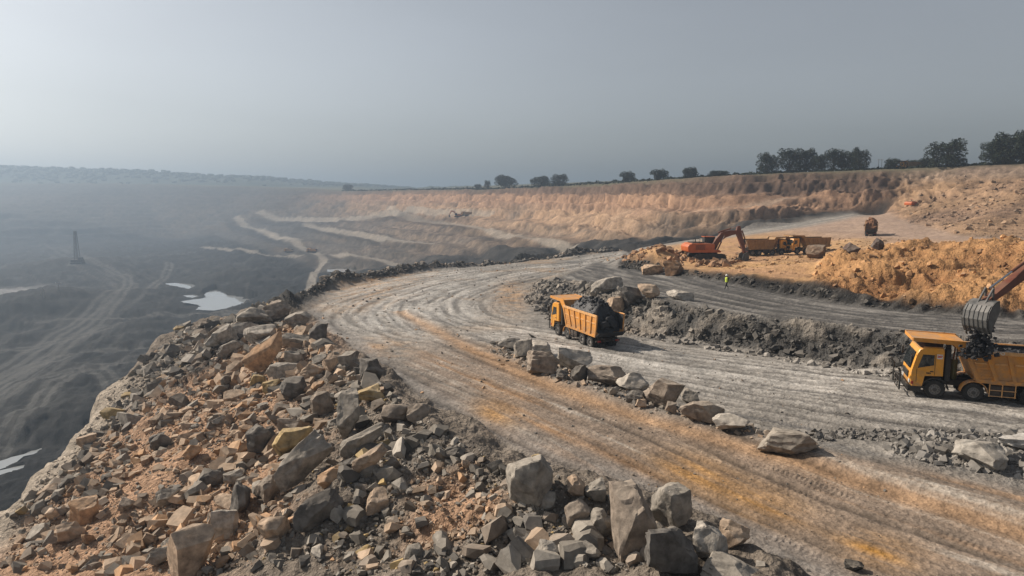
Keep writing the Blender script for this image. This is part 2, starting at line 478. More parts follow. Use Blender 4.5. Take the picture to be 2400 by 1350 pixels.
# wheel ruts that wander along the lanes
RUT = np.zeros(X.shape)
for dd0, ss0, offs, sd in ((d1, s1, (-5.6, -4.3, -3.0, -1.5, .2, 1.6, 3.0, 4.4, 6.0), 400), (d2, s2, (-8, -6.2, -4.6, -3.1, -1.4, .3, 2.0, 3.7, 5.5, 7.4, 9.0), 430)):
    for i_, of_ in enumerate(offs):
        wob = fbm2(ss0[m_road] * .025 + i_ * 9.1, ss0[m_road] * 0 + i_, 3, sd + i_) * 2.2
        on_ = sstep(-.12, .12, fbm2(ss0[m_road] * .035 + i_ * 3.3, ss0[m_road] * 0 + 5, 2, sd + 40 + i_))
        e_ = np.abs(dd0[m_road] - of_ - wob) / (.17 + .0026 * RG[m_road])
        RUT[m_road] = np.maximum(RUT[m_road], np.exp(-e_ ** 2) * on_) - .25 * np.exp(-((e_ - 2.2) / .8) ** 2) * on_
DZ -= W[1] * np.clip(RUT, -.4, 1) * .075
# bench road and ramp
st3 = np.zeros(X.shape); st3[m_b] = fbm2(d3[m_b] * .8, s3[m_b] * .05, 5, 41, .6)
st4 = np.zeros(X.shape); st4[m_r] = fbm2(d4[m_r] * .5, s4[m_r] * .03, 4, 51, .6)
DZ += W[2] * (.16 * st3 + .07 * on(m_b, lambda x, y, z: fbm2(x * 1.2, y * 1.2, 4, 8))) + W[7] * .12 * st4
# embankment
m_e = (W[10] > .01) & (RG < 200)
eb = on(m_e, lambda x, y, z: fbm2(x * .16, y * .16, 4, 61)) * 1.2 + on(m_e, lambda x, y, z: fbm3(x * .9, y * .9, z * .9, 4, 62, .6)) * .38
DN += W[10] * eb * np.where(RG < 15, .3, 1)
# bench face: broken dark rock
m_f = W[3] > .01
fn1 = on(m_f, lambda x, y, z: fbm3(x * .35, y * .35, z * .5, 3, 71))
fn2 = on(m_f, lambda x, y, z: fbm3(x * 1.1, y * 1.1, z * 1.3, 4, 72, .62))
DN += W[3] * (fn1 * .8 + fn2 * .55)
m_k = W[4] > .01
kn = np.zeros(X.shape); dk, sk = sub(m_k, bank_base)
kn[m_k] = fbm2(sk[m_k] * .9, Z0[m_k] * .35, 4, 73, .6)
DN += W[4] * (kn * .55 + on(m_k, lambda x, y, z: fbm3(x, y, z, 3, 74)) * .25)
# platform and spoil mound
m_5 = (W[5] > .01) & (RG < 400)
DZ += W[5] * (on(m_5, lambda x, y, z: fbm2(x * .12, y * .12, 3, 81)) * .35 + on(m_5, lambda x, y, z: fbm2(x * .8, y * .8, 4, 82, .6)) * .22)
for (px, py, rad, hgt) in ((1512, 622, 3.2, 2.0), (1555, 612, 3.5, 1.9), (1590, 606, 3.0, 1.5), (1470, 612, 3.0, 1.3), (1540, 598, 4, 1.6)):
    hx_, hy_, _ = hit0(px, py)
    DZ += W[5] * hgt * np.exp(-((X - hx_) ** 2 + (Y - hy_) ** 2) / (rad * rad)) * (1 + .0 * X)
m_6 = (W[6] > .01) & (RG < 300)
mo = on(m_6, lambda x, y, z: fbm3(x * .14, y * .14, z * .1, 3, 83)) * 2.4 + on(m_6, lambda x, y, z: fbm3(x * .7, y * .7, z * .7, 5, 84, .66)) * 1.15
DN += W[6] * mo
# quarry wall and slope
gul = np.zeros(X.shape); gul2 = np.zeros(X.shape); big = np.zeros(X.shape)
zz = Z0[m_w]
warp = fbm2(s8[m_w] * .02, zz * .06, 3, 90) * 8
gul[m_w] = 1 - 2 * np.abs(fbm2((s8[m_w] + warp) * .085, zz * .03, 4, 91, .55))
gul2[m_w] = 1 - 2 * np.abs(fbm2((s8[m_w] + warp * .5 + zz * .6) * .24, zz * .07, 3, 92, .55))
big[m_w] = fbm3(X[m_w] * .03, Y[m_w] * .03, Z0[m_w] * .08, 4, 93, .55)
ter = np.zeros(X.shape)
ter[m_w] = fbm3(X[m_w] * .25, Y[m_w] * .25, Z0[m_w] * .4, 5, 94, .7)
slope_w = np.clip((1 - nz) * 6, 0, 1)
slope_w = slope_w * (1 - sstep(6.5, 9.5, Z0) * .8)
rightness = soft(inside(P_slope, X, Y), 4)
tr2 = on(m_w & (RG < 600), lambda x, y, z: fbm3(x * .8, y * .8, z * 1.2, 4, 99, .65))
DN += W[8] * slope_w * tr2 * .9
DN += W[8] * slope_w * ((1.0 * gul + .8 * gul2 + 3.0 * big) * (1 - .8 * sstep(2, 8, Z0)) * (1 - .75 * rightness) * sstep(150, 500, RG + 150) + ter * (2.8 + .7 * rightness) + rightness * 2.2 * big)
def ledges(z, h, warp_):
    q_ = (z + warp_) / h; fl = np.floor(q_); fr_ = q_ - fl
    return (fl + sstep(.28, .78, fr_)) * h - warp_
lw = np.zeros(X.shape); lw[m_w] = fbm2(s8[m_w] * .012, d8[m_w] * .01, 3, 95) * 4 + fbm2(s8[m_w] * .06, d8[m_w] * .03, 3, 96) * 1.6
led = ledges(Z0, 5.0, lw) - Z0
DZ += W[8] * led * .85 * (1 - rightness) * (1 - sstep(7.5, 9.5, Z0))
m_t = (W[0] > .01) & (Z0 > -52) & (RG > 130) & ~back
lw0 = on(m_t, lambda x, y, z: fbm2(x * .006, y * .006, 3, 97) * 6 + fbm2(x * .03, y * .03, 3, 98) * 2)
DZ += W[0] * m_t * (ledges(Z0, 8.0, lw0) - Z0) * .85 * sstep(-52, -49, Z0)
# pit floor heaps, berm along the pit side of the road
m_0 = (W[0] > .01) & (RG < 2500)
pitn = on(m_0, lambda x, y, z: fbm2(x * .012, y * .012, 4, 101, .5)) * 3.5 + on(m_0, lambda x, y, z: fbm2(x * .07, y * .07, 5, 102, .6)) * 3.4
PONDS = [[(423, 706), (446, 703), (470, 700), (484, 697), (478, 690), (490, 683), (507, 680), (530, 688), (552, 695), (586, 703), (578, 711), (545, 718), (530, 723), (500, 728), (480, 727), (458, 726), (472, 718), (455, 713), (436, 710)],
         [(385, 664), (420, 663), (455, 667), (466, 672), (440, 677), (410, 673)],
         [(765, 631), (800, 630), (845, 633), (848, 636), (800, 638), (772, 637)],
         [(-40, 1092), (0, 1080), (40, 1068), (97, 1050), (88, 1060), (40, 1082), (0, 1100), (-40, 1112)],
         [(-20, 1108), (20, 1098), (60, 1088), (55, 1096), (10, 1110), (-20, 1120)],
         [(430, 692), (455, 690), (470, 694), (450, 698)]]
pond_z = []
pm = np.zeros(X.shape, bool); pond_lvl = np.zeros(X.shape)
pond_plan = []
for pd in PONDS:
    c = np.mean(np.array(pd), 0)
    zc = hit0(c[0], c[1])[2] - .2
    pond_plan.append([UZ(px, py, zc) for px, py in pd]); pond_z.append(zc)
    cx = np.mean([p[0] for p in pond_plan[-1]]); cy = np.mean([p[1] for p in pond_plan[-1]])
    big_p = [(cx + (p[0] - cx) * 1.25, cy + (p[1] - cy) * 1.25) for p in pond_plan[-1]]
    mm = inside(big_p, X, Y); pm |= mm; pond_lvl[mm] = zc
w_pond = soft(pm, 3)
flat = np.exp(-(d0 / 11.0) ** 2)
heap = np.zeros(X.shape)
for (px, py, rad, hgt) in ((60, 725, 30, 6), (150, 705, 28, 4), (10, 745, 22, 5), (400, 790, 24, 3), (330, 770, 16, 3), (470, 655, 30, 4), (180, 622, 45, 6), (40, 790, 14, 2.5), (250, 800, 10, 2), (330, 690, 16, 2.5),
                           (60, 1010, 9, 2), (150, 980, 12, 3), (90, 930, 12, 2.5)):
    hx_, hy_, _ = hit0(px, py)
    heap += hgt * np.exp(-((X - hx_) ** 2 + (Y - hy_) ** 2) / (rad * rad))
DZ += W[0] * (pitn * (1 - .85 * flat) * (1 - w_pond) + heap * (1 - w_pond)) * sstep(85, 170, RG)
m_bm = RG < 260
db, sb = sub(m_bm & ~back & (RG > 60), berm_edge, 1.0)
bn = np.zeros(X.shape); mb_ = np.abs(db) < 6
bn[mb_] = fbm2(X[mb_] * .5, Y[mb_] * .5, 4, 111, .6)
berm_w = np.exp(-(db / 2.0) ** 2) * mb_
bl_ = np.zeros(X.shape); bl_[mb_] = fbm2(sb[mb_] * .08, db[mb_] * .1, 3, 112)
DZ += berm_w * np.clip(1.0 + 1.3 * bn + 1.6 * bl_, .1, 3)
# small windrow under the boulder row, white rubble heap at the right
row = H((1160, 822), (1300, 890), (1500, 958), (1700, 1010), (1880, 1060))
drw, srw = sub(m_road & (RG < 80), row)
DZ += np.exp(-(drw / 1.1) ** 2) * .34
heap_w = soft(inside(H((2080, 1060), (2110, 1040), (2250, 1030), (2400, 1025), (2700, 1040), (2800, 1150), (2400, 1130), (2250, 1100), (2130, 1085)), X, Y), 6)
DZ += heap_w * (.45 + .4 * on(m_road & (RG < 80), lambda x, y, z: fbm2(x * 1.1, y * 1.1, 4, 113, .6)))
# plateau soil and ridge woodland roughness
m_9 = W[9] > .01
ridge_w = sstep(1300, 1450, RG) * W[9]
DZ += W[9] * on(m_9 & (RG < 1300), lambda x, y, z: fbm2(x * .05, y * .05, 3, 121)) * .5
DZ += ridge_w * on(m_9 & (RG > 1290), lambda x, y, z: np.abs(fbm2(x * .02, y * .02, 3, 122))) * 7

XX = X + nx * DN; YY = Y + ny * DN; ZZ = Z0 + nz * DN + DZ
ZZ = ZZ * (1 - w_pond * .0) + 0
ZZ = np.where(w_pond > .3, np.minimum(ZZ, pond_lvl - .35 * w_pond), ZZ)

def ground(x, y):
    j, w = column(x, y)
    r = math.hypot(x, y)
    return float(np.interp(r, RG[j - 1], ZZ[j - 1]) * (1 - w) + np.interp(r, RG[j], ZZ[j]) * w)
def hit(px, py):
    a, t = bearing(px, py)
    j, w = column(a, 1.0)
    j = j if w > .5 else j - 1
    k = math.sqrt(1 + a * a)
    zr = t * RG[j] / k
    i = np.nonzero((ZZ[j] >= zr) & (RG[j] > 11))[0]
    i = int(i[0]) if len(i) else NR - 1
    d0_, d1_ = zr[i - 1] - ZZ[j][i - 1], zr[i] - ZZ[j][i]
    q = d0_ / (d0_ - d1_) if d0_ != d1_ else 0
    r = RG[j][i - 1] + (RG[j][i] - RG[j][i - 1]) * min(1, max(0, q))
    return Vector((a * r / k, r / k, t * r / k))

# ------------------------------------------------------------------ what the ground is made of
def C(*c):
    return np.array(c, np.float64)
def mixc(a, b, w):
    return a + (b - a) * w[..., None]
colr = np.zeros(X.shape + (3,))
n_lo = on(near, lambda x, y, z: fbm2(x * .08, y * .08, 4, 201))
n_mid = on(near, lambda x, y, z: fbm2(x * .5, y * .5, 4, 202, .6))
n_hi = on(RG < 220, lambda x, y, z: fbm2(x * 2.2, y * 2.2, 4, 203, .65))
def patch(px, py, rad, ax=1.0):
    p = hit0(px, py)
    return np.exp(-(((X - p[0]) / rad) ** 2 + ((Y - p[1]) / (rad * ax)) ** 2))
# haul road
c_road = np.broadcast_to(C(.235, .215, .19), colr.shape).copy()
c_road = mixc(c_road, C(.42, .395, .36), np.clip(lane2 * 1.3, 0, 1) * np.clip(.45 + 2.6 * st2, 0, 1) * (1 - w_or))
c_road = mixc(c_road, C(.13, .125, .12), np.clip(-st2 * 3.6 - .22, 0, .8) * (1 - w_or))
c_road = mixc(c_road, C(.33, .225, .135), np.clip(n_lo * 2.2 - .25, 0, .55) * (1 - w_or) * sstep(55, 75, RG))
damp = on(m_road, lambda x, y, z: fbm2(x * .11 + 40, y * .06, 4, 204, .6))
c_road = mixc(c_road, C(.12, .118, .112), np.clip(damp * 3.2 - .55, 0, .7) * (1 - w_or))
o = mixc(np.broadcast_to(C(.225, .175, .135), colr.shape), C(.33, .185, .085), np.clip(-.35 + 3.6 * st1b, 0, 1))
o = mixc(o, C(.40, .36, .31), np.clip(st1 * 3.4 - .35, 0, .9))
o = mixc(o, C(.16, .12, .09), np.clip(-st1 * 3.4 - .4, 0, .85))
o = mixc(o, C(.42, .21, .045), np.clip(patch(1620, 1120, 1.8, 1.5) + patch(1780, 1190, 1.6, 1.2) + patch(2050, 1290, 1.2) + patch(1150, 975, 1.3, 2.2) + patch(1330, 860, 2, 2), 0, 1) * np.clip(.6 + 1.6 * st1, 0, 1))
c_road = mixc(c_road, o, w_or * np.clip(1.05 - .5 * sstep(45, 62, RG), 0, 1))
c_road = mixc(c_road, C(.40, .235, .11), np.clip(patch(880, 650, 8, 3) + patch(1195, 690, 2.2, 8) * .8 + patch(890, 820, 2.5, 3) * .7 + patch(870, 700, 4, 3) * .5, 0, 1) * np.clip(.55 + n_mid * 1.5, 0, 1))
c_road = mixc(c_road, C(.43, .41, .38), np.clip(patch(950, 668, 9, 5) + patch(1000, 690, 7, 5), 0, 1) * np.clip(.4 + 2 * st1, 0, .8))
c_road = mixc(c_road, C(.36, .22, .12), np.exp(-((drw + 1.6) / .8) ** 2) * .7)
c_road = mixc(c_road, C(.25, .235, .215), heap_w * .8)
edge_g = np.exp(-(flow(road_left[:7], X, Y, 1.)[0] / 1.6) ** 2) if False else 0
dle, sle = sub(m_road & (RG < 90), road_left[:8])
c_road = mixc(c_road, C(.20, .185, .17), np.exp(-(dle / 1.8) ** 2) * .8)
c_road = c_road * (1 - .42 * np.clip(RUT, -.5, 1))[..., None]
c_road = c_road * (.95 + .4 * lump + .28 * n_mid)[..., None]
# bench
c_bench = mixc(np.broadcast_to(C(.075, .071, .067), colr.shape), C(.20, .187, .17), np.clip(.25 + 2.6 * st3, 0, 1))
c_bench = c_bench * (1 + .5 * n_mid)[..., None]
c_face = mixc(np.broadcast_to(C(.07, .067, .063), colr.shape), C(.25, .22, .185), np.clip(-.05 + 1.3 * fn1 + 1.2 * fn2 + .5 * sstep(60, 78, RG), 0, 1))
c_bank = mixc(np.broadcast_to(C(.014, .014, .014), colr.shape), C(.075, .068, .06), np.clip(.1 + 1.8 * kn, 0, 1))
top_w = np.clip((Z0 - (-11.6 + .0)) / 1.0, 0, 1)
# platform
c_plat = mixc(np.broadcast_to(C(.37, .22, .125), colr.shape), C(.46, .28, .13), np.clip(.5 + 1.5 * n_lo + .8 * n_mid, 0, 1))
c_plat = mixc(c_plat, C(.26, .17, .12), np.clip(n_mid * 1.6 - .3, 0, .8))
c_plat = mixc(c_plat, C(.33, .245, .195), sstep(128, 150, RG) * sstep(60, 90, X) * .85)
c_mound = mixc(np.broadcast_to(C(.275, .14, .062), colr.shape), C(.37, .205, .092), np.clip(.5 + .6 * mo + .8 * n_mid, 0, 1))
c_mound = mixc(c_mound, C(.20, .115, .055), np.clip(n_mid * 2.2 - .4 - .4 * mo, 0, .8))
c_ramp = mixc(np.broadcast_to(C(.19, .18, .165), colr.shape), C(.32, .29, .25), np.clip(.35 + 1.8 * st4, 0, 1))
# embankment
tan = C(.44, .28, .18); grey = C(.25, .21, .17); gdark = C(.105, .095, .085); pale = C(.48, .41, .33)
ew = patch(420, 1000, 7, 1.6) + patch(330, 1150, 6, 1.3) + patch(550, 900, 5, 2.5) + patch(620, 830, 4, 2) + patch(250, 1250, 6) + patch(1030, 1180, 1.3, 1.2) * 1.3 + patch(500, 1250, 3) + patch(660, 1080, 2) + patch(1130, 1180, .8)
c_emb = mixc(np.broadcast_to(grey, colr.shape), tan, np.clip(ew * 1.2 + n_mid * .6 - .1, 0, 1))
c_emb = mixc(c_emb, gdark, np.clip((patch(830, 1080, 3, 2) + patch(1000, 1050, 2.0) + patch(750, 900, 3) + patch(1120, 1050, 1.3)) * .6 + n_mid * .8 - .3, 0, .7))
c_emb = mixc(c_emb, pale, np.clip(1.1 * np.exp(-((sub(m_e, emb_edge[:6])[0] + 0.6) / 2.9) ** 2) * sstep(34, 44, RG) * (1 - sstep(66, 78, RG)) * (1.1 + n_mid), 0, .95))  # pale edge band, the lit steep strip put into the colour
c_emb = c_emb * (.74 + .4 * n_hi)[..., None]
# wall
zs = Z0 + 5 * big + 1.5 * ter
gg = np.clip(.5 + .9 * gul2 + .5 * gul, 0, 1)
c_wall = mixc(np.broadcast_to(C(.105, .093, .083), colr.shape), C(.20, .165, .135), np.clip(.5 + 1.6 * ter + big, 0, 1))          # grey shale
c_wall = mixc(c_wall, C(.36, .265, .185), np.clip(gg * 1.5 - .75 + big * 1.4, 0, 1) * sstep(-30, -12, zs) * .85)                # pale tan talus
c_wall = mixc(c_wall, C(.225, .155, .125), sstep(-10, -3, zs) * .85)                                                               # pinkish clay
c_wall = mixc(c_wall, C(.33, .23, .16), sstep(-8, -3, zs) * (1 - sstep(0, 4, zs)) * np.clip(gg * 1.3 - .35 + ter, 0, 1) * .75)
c_wall = mixc(c_wall, C(.105, .08, .066), sstep(.5, 5.0, zs + 2 * gul2) * .9)                                                    # topsoil
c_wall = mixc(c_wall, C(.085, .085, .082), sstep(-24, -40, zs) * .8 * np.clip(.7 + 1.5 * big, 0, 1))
left_shade = 1 - sstep(R(-19), R(-9), AZ)[:, None] * np.ones_like(X)
c_wall = mixc(c_wall, C(.05, .052, .054), left_shade * .92)  # shade and haze on the far left wall put into its colour
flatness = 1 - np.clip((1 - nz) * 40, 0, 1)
c_wall = mixc(c_wall, C(.30, .28, .25), flatness * .6 * (Z0 < 4) * (1 - left_shade))
c_sl = mixc(np.broadcast_to(C(.235, .155, .105), colr.shape), C(.33, .21, .12), np.clip(.4 + 1.5 * big + ter * .6, 0, 1))
c_sl = mixc(c_sl, C(.14, .105, .085), np.clip(ter * 1.5 + big * 1.2 - .35, 0, .75))
c_sl = mixc(c_sl, C(.22, .175, .14), sstep(4, 8, zs) * .7)
zt_ = Z0 + led * .85
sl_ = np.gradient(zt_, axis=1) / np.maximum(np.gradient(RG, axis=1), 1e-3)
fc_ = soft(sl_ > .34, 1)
deep = sstep(-12, -24, zs) * (1 - left_shade * .6)
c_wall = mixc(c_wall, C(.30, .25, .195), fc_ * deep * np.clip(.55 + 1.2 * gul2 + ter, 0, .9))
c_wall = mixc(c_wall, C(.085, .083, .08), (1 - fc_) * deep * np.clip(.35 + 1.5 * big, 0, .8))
c_wall = c_wall * np.array((1.06, .94, .83))
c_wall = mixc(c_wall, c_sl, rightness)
c_wall = c_wall * np.clip(.80 + .8 * ter + .25 * gul2 + .5 * tr2, .3, 1.6)[..., None]
# pit floor
pn = on(m_0, lambda x, y, z: fbm2(x * .03, y * .05, 5, 211, .65))
ps = on(m_0, lambda x, y, z: fbm2(x * .09 + y * .03, y * .24, 4, 212, .6))
c_pit = mixc(np.broadcast_to(C(.012, .013, .014), colr.shape), C(.085, .082, .078), np.clip(-.05 + 1.9 * pn + 1.0 * ps, 0, 1))
trk = fbm2(d0 * .24, s0 * .009, 4, 213, .65)
c_pit = mixc(c_pit, C(.15, .143, .132), np.clip(np.exp(-(d0 / 20.0) ** 2) * (.05 + 3.4 * trk), 0, .85))
c_pit = mixc(c_pit, C(.105, .10, .095), np.clip(np.exp(-(d0 / 85.0) ** 2) * (3.0 * trk - .45), 0, .6))
c_pit = mixc(c_pit, C(.025, .025, .026), np.clip(np.exp(-(d0 / 85.0) ** 2) * (-3.0 * trk - .3), 0, .7))
c_pit = mixc(c_pit, C(.15, .135, .12), sstep(-52, -30, Z0) * .6 * np.clip(.6 + 2 * pn, 0, 1) * sstep(150, 260, RG))
c_pit = mixc(c_pit, C(.05, .05, .048), np.clip(heap / 5, 0, .8))
c_pit = c_pit * .5
c_pla = np.broadcast_to(C(.10, .095, .06), colr.shape)
c_pla = mixc(c_pla, C(.026, .036, .02), ridge_w)
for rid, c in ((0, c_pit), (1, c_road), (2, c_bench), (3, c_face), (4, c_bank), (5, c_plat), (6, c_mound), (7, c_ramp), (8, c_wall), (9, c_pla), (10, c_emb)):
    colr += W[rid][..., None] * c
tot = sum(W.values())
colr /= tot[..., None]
colr = mixc(colr, C(.035, .034, .032), np.clip(berm_w * 1.3, 0, 1) * np.clip(.8 + bn, 0, 1) * (1 - .5 * sstep(165, 190, RG)))
for fr in far_roads:
    x0_, x1_ = min(p[0] for p in fr) - 40, max(p[0] for p in fr) + 40; y0_, y1_ = min(p[1] for p in fr) - 40, max(p[1] for p in fr) + 40
    mm = (X > x0_) & (X < x1_) & (Y > y0_) & (Y < y1_) & ~back
    dd_, _s = flow(fr, X[mm], Y[mm], 4.0)
    wd = 1.5 + .0032 * RG[mm] * (1 + .5 * fbm2(_s * .02, _s * 0, 3, 5))
    wv_ = (1 - sstep(.75, 1.1, np.abs(dd_) / wd)) * .6
    colr[mm] = colr[mm] + (C(.33, .29, .24) - colr[mm]) * wv_[:, None]
    dk_ = np.exp(-((dd_ + 2.4 * wd) / (1.2 * wd)) ** 2) * .45
    colr[mm] *= (1 - dk_)[:, None]
for fr in pit_roads:
    x0_, x1_ = min(p[0] for p in fr) - 40, max(p[0] for p in fr) + 40; y0_, y1_ = min(p[1] for p in fr) - 40, max(p[1] for p in fr) + 40
    mm = (X > x0_) & (X < x1_) & (Y > y0_) & (Y < y1_) & ~back & (W[0] > .5)
    dd_, _s = flow(fr, X[mm], Y[mm], 3.0)
    dd_ = np.abs(dd_ + 2.0 * fbm2(_s * .03, _s * 0, 3, 6))
    lane = np.maximum(1 - sstep(.8, 1.3, np.abs(dd_ - 2.0)), .30 * (1 - sstep(3.0, 4.5, dd_))) * .7
    colr[mm] = colr[mm] + (C(.10, .097, .09) - colr[mm]) * lane[:, None]
pw_ = np.clip(patch(35, 684, 22, .9) * 1.6 * (1 + pn), 0, 1) * W[0]
colr = mixc(colr, C(.34, .33, .32), pw_ * .8)
colr = np.clip(colr, .008, .62)
rough_w = np.clip(W[10] * 1.0 + W[3] * 1.0 + W[4] * .8 + W[6] * .9 + W[8] * 1.0 + W[5] * .6 + W[1] * .45 + W[2] * .5 + W[0] * .8 + W[7] * .3 + heap_w * .6, 0, 1)

# ------------------------------------------------------------------ materials
def new_mat(name):
    m = bpy.data.materials.new(name); m.use_nodes = True
    return m, m.node_tree.nodes, m.node_tree.links, m.node_tree.nodes['Principled BSDF']
def earth_material():
    m, n, l, b = new_mat('earth')
    at = n.new('ShaderNodeAttribute'); at.attribute_name = 'col'
    rw = n.new('ShaderNodeAttribute'); rw.attribute_name = 'roughw'
    tc = n.new('ShaderNodeTexCoord')
    def noise(scale, detail, rough=.6):
        t = n.new('ShaderNodeTexNoise'); t.inputs['Scale'].default_value = scale; t.inputs['Detail'].default_value = detail
        t.inputs['Roughness'].default_value = rough
        l.new(tc.outputs['Object'], t.inputs['Vector']); return t
    n1, n2, n3 = noise(.9, 6), noise(7.0, 5, .65), noise(.11, 5)
    def mr(src, a, b_, c, d):
        x = n.new('ShaderNodeMapRange'); l.new(src, x.inputs[0])
        x.inputs[1].default_value, x.inputs[2].default_value, x.inputs[3].default_value, x.inputs[4].default_value = a, b_, c, d
        return x.outputs[0]
    def mul(a, b_):
        x = n.new('ShaderNodeMath'); x.operation = 'MULTIPLY'
        for i, s in enumerate((a, b_)):
            if isinstance(s, (int, float)): x.inputs[i].default_value = s
            else: l.new(s, x.inputs[i])
        return x.outputs[0]
    f = mul(mul(mr(n1.outputs[0], .3, .7, .72, 1.28), mr(n2.outputs[0], .3, .7, .70, 1.30)), mr(n3.outputs[0], .3, .7, .85, 1.15))
    vm = n.new('ShaderNodeVectorMath'); vm.operation = 'SCALE'
    l.new(at.outputs['Color'], vm.inputs[0]); l.new(f, vm.inputs['Scale'])
    l.new(vm.outputs[0], b.inputs['Base Color'])
    b.inputs['Roughness'].default_value = .95
    b.inputs['Specular IOR Level'].default_value = .15
    vo = n.new('ShaderNodeTexVoronoi'); vo.inputs['Scale'].default_value = 3.2; vo.inputs['Detail'].default_value = 2
    l.new(tc.outputs['Object'], vo.inputs['Vector'])
    ad = n.new('ShaderNodeMath'); ad.operation = 'ADD'
    l.new(n2.outputs[0], ad.inputs[0]); l.new(vo.outputs['Distance'], ad.inputs[1])
    ad2 = n.new('ShaderNodeMath'); ad2.operation = 'MULTIPLY_ADD'
    l.new(n1.outputs[0], ad2.inputs[0]); ad2.inputs[1].default_value = 1.5; l.new(ad.outputs[0], ad2.inputs[2])
    bp = n.new('ShaderNodeBump'); bp.inputs['Distance'].default_value = .16
    l.new(mul(rw.outputs['Fac'], .9), bp.inputs['Strength'])
    l.new(ad2.outputs[0], bp.inputs['Height'])
    l.new(bp.outputs[0], b.inputs['Normal'])
    return m
M_EARTH = earth_material()

# ------------------------------------------------------------------ ground objects
def mesh_from(name, verts, faces, mat=None, smooth=True):
    """faces: (n,k) int array"""
    me = bpy.data.meshes.new(name)
    faces = np.asarray(faces); k = faces.shape[1]
    me.vertices.add(len(verts)); me.vertices.foreach_set('co', np.asarray(verts, np.float32).ravel())
    me.loops.add(faces.size); me.loops.foreach_set('vertex_index', faces.ravel().astype(np.int32))
    me.polygons.add(len(faces)); me.polygons.foreach_set('loop_start', np.arange(0, faces.size, k, dtype=np.int32))
    me.polygons.foreach_set('loop_total', np.full(len(faces), k, np.int32))
    me.update(calc_edges=True)
    me.polygons.foreach_set('use_smooth', np.full(len(faces), smooth, bool))
    if mat: me.materials.append(mat)
    return me
def link(name, me, parent=None):
    o = bpy.data.objects.new(name, me); COL.objects.link(o)
    if parent is not None: o.parent = parent
    return o
def set_col(me, c, name='col'):
    a = me.color_attributes.new(name, 'FLOAT_COLOR', 'POINT')
    c4 = np.ones((len(c), 4), np.float32); c4[:, :3] = c
    a.data.foreach_set('color', c4.ravel())
gV = np.stack([XX, YY, ZZ], -1).reshape(-1, 3)
idx = np.arange(NA * NR).reshape(NA, NR)
q = np.stack([idx[:-1, :-1], idx[1:, :-1], idx[1:, 1:], idx[:-1, 1:]], -1).reshape(-1, 4)
q = np.concatenate([q, np.stack([idx[-1, :-1], idx[0, :-1], idx[0, 1:], idx[-1, 1:]], -1)])
fa = gV[q[:, 2]] - gV[q[:, 0]]; fb = gV[q[:, 3]] - gV[q[:, 1]]
fnrm = np.cross(fa, fb)
if fnrm[len(fnrm) // 2, 2] < 0:
    q = q[:, ::-1]; fnrm = -fnrm
vn = np.zeros_like(gV)
for k in range(4):
    for ax in range(3):
        vn[:, ax] += np.bincount(q[:, k], fnrm[:, ax], len(gV))
vn /= np.linalg.norm(vn, axis=1)[:, None] + 1e-12
freg = reg.reshape(-1)[q[:, 0]]
NAMES = {0: ('pit_floor', 'dark grey floor of the open pit far below the road'), 1: ('haul_road', 'wide rutted haul road of orange and pale grey dirt'),
         2: ('bench_road', 'dark grey track along the upper bench'), 3: ('bench_face', 'steep broken dark rock face below the upper track'),
         4: ('bank_face', 'low dark cut between the track and the orange platform'), 5: ('loading_platform', 'flat orange earth platform around the excavator'),
         6: ('spoil_slope', 'lumpy yellow earth slope at the right'), 7: ('ramp_road', 'grey ramp climbing to the right under the high wall'),
         8: ('quarry_terrain', 'eroded tan and grey pit walls with benches'), 9: ('plateau_ground', 'ground above the pit rim and the hazy far ridge'),
         10: ('embankment_ground', 'steep earth bank under the loose rubble in front')}
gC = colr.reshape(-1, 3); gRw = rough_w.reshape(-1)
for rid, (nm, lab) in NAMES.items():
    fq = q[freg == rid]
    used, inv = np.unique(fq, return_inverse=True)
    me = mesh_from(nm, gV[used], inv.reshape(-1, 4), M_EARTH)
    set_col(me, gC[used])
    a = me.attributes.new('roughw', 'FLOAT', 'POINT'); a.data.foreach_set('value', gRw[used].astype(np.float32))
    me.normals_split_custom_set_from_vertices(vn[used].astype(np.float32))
    o = link(nm, me); o['kind'] = 'structure'; o['label'] = lab
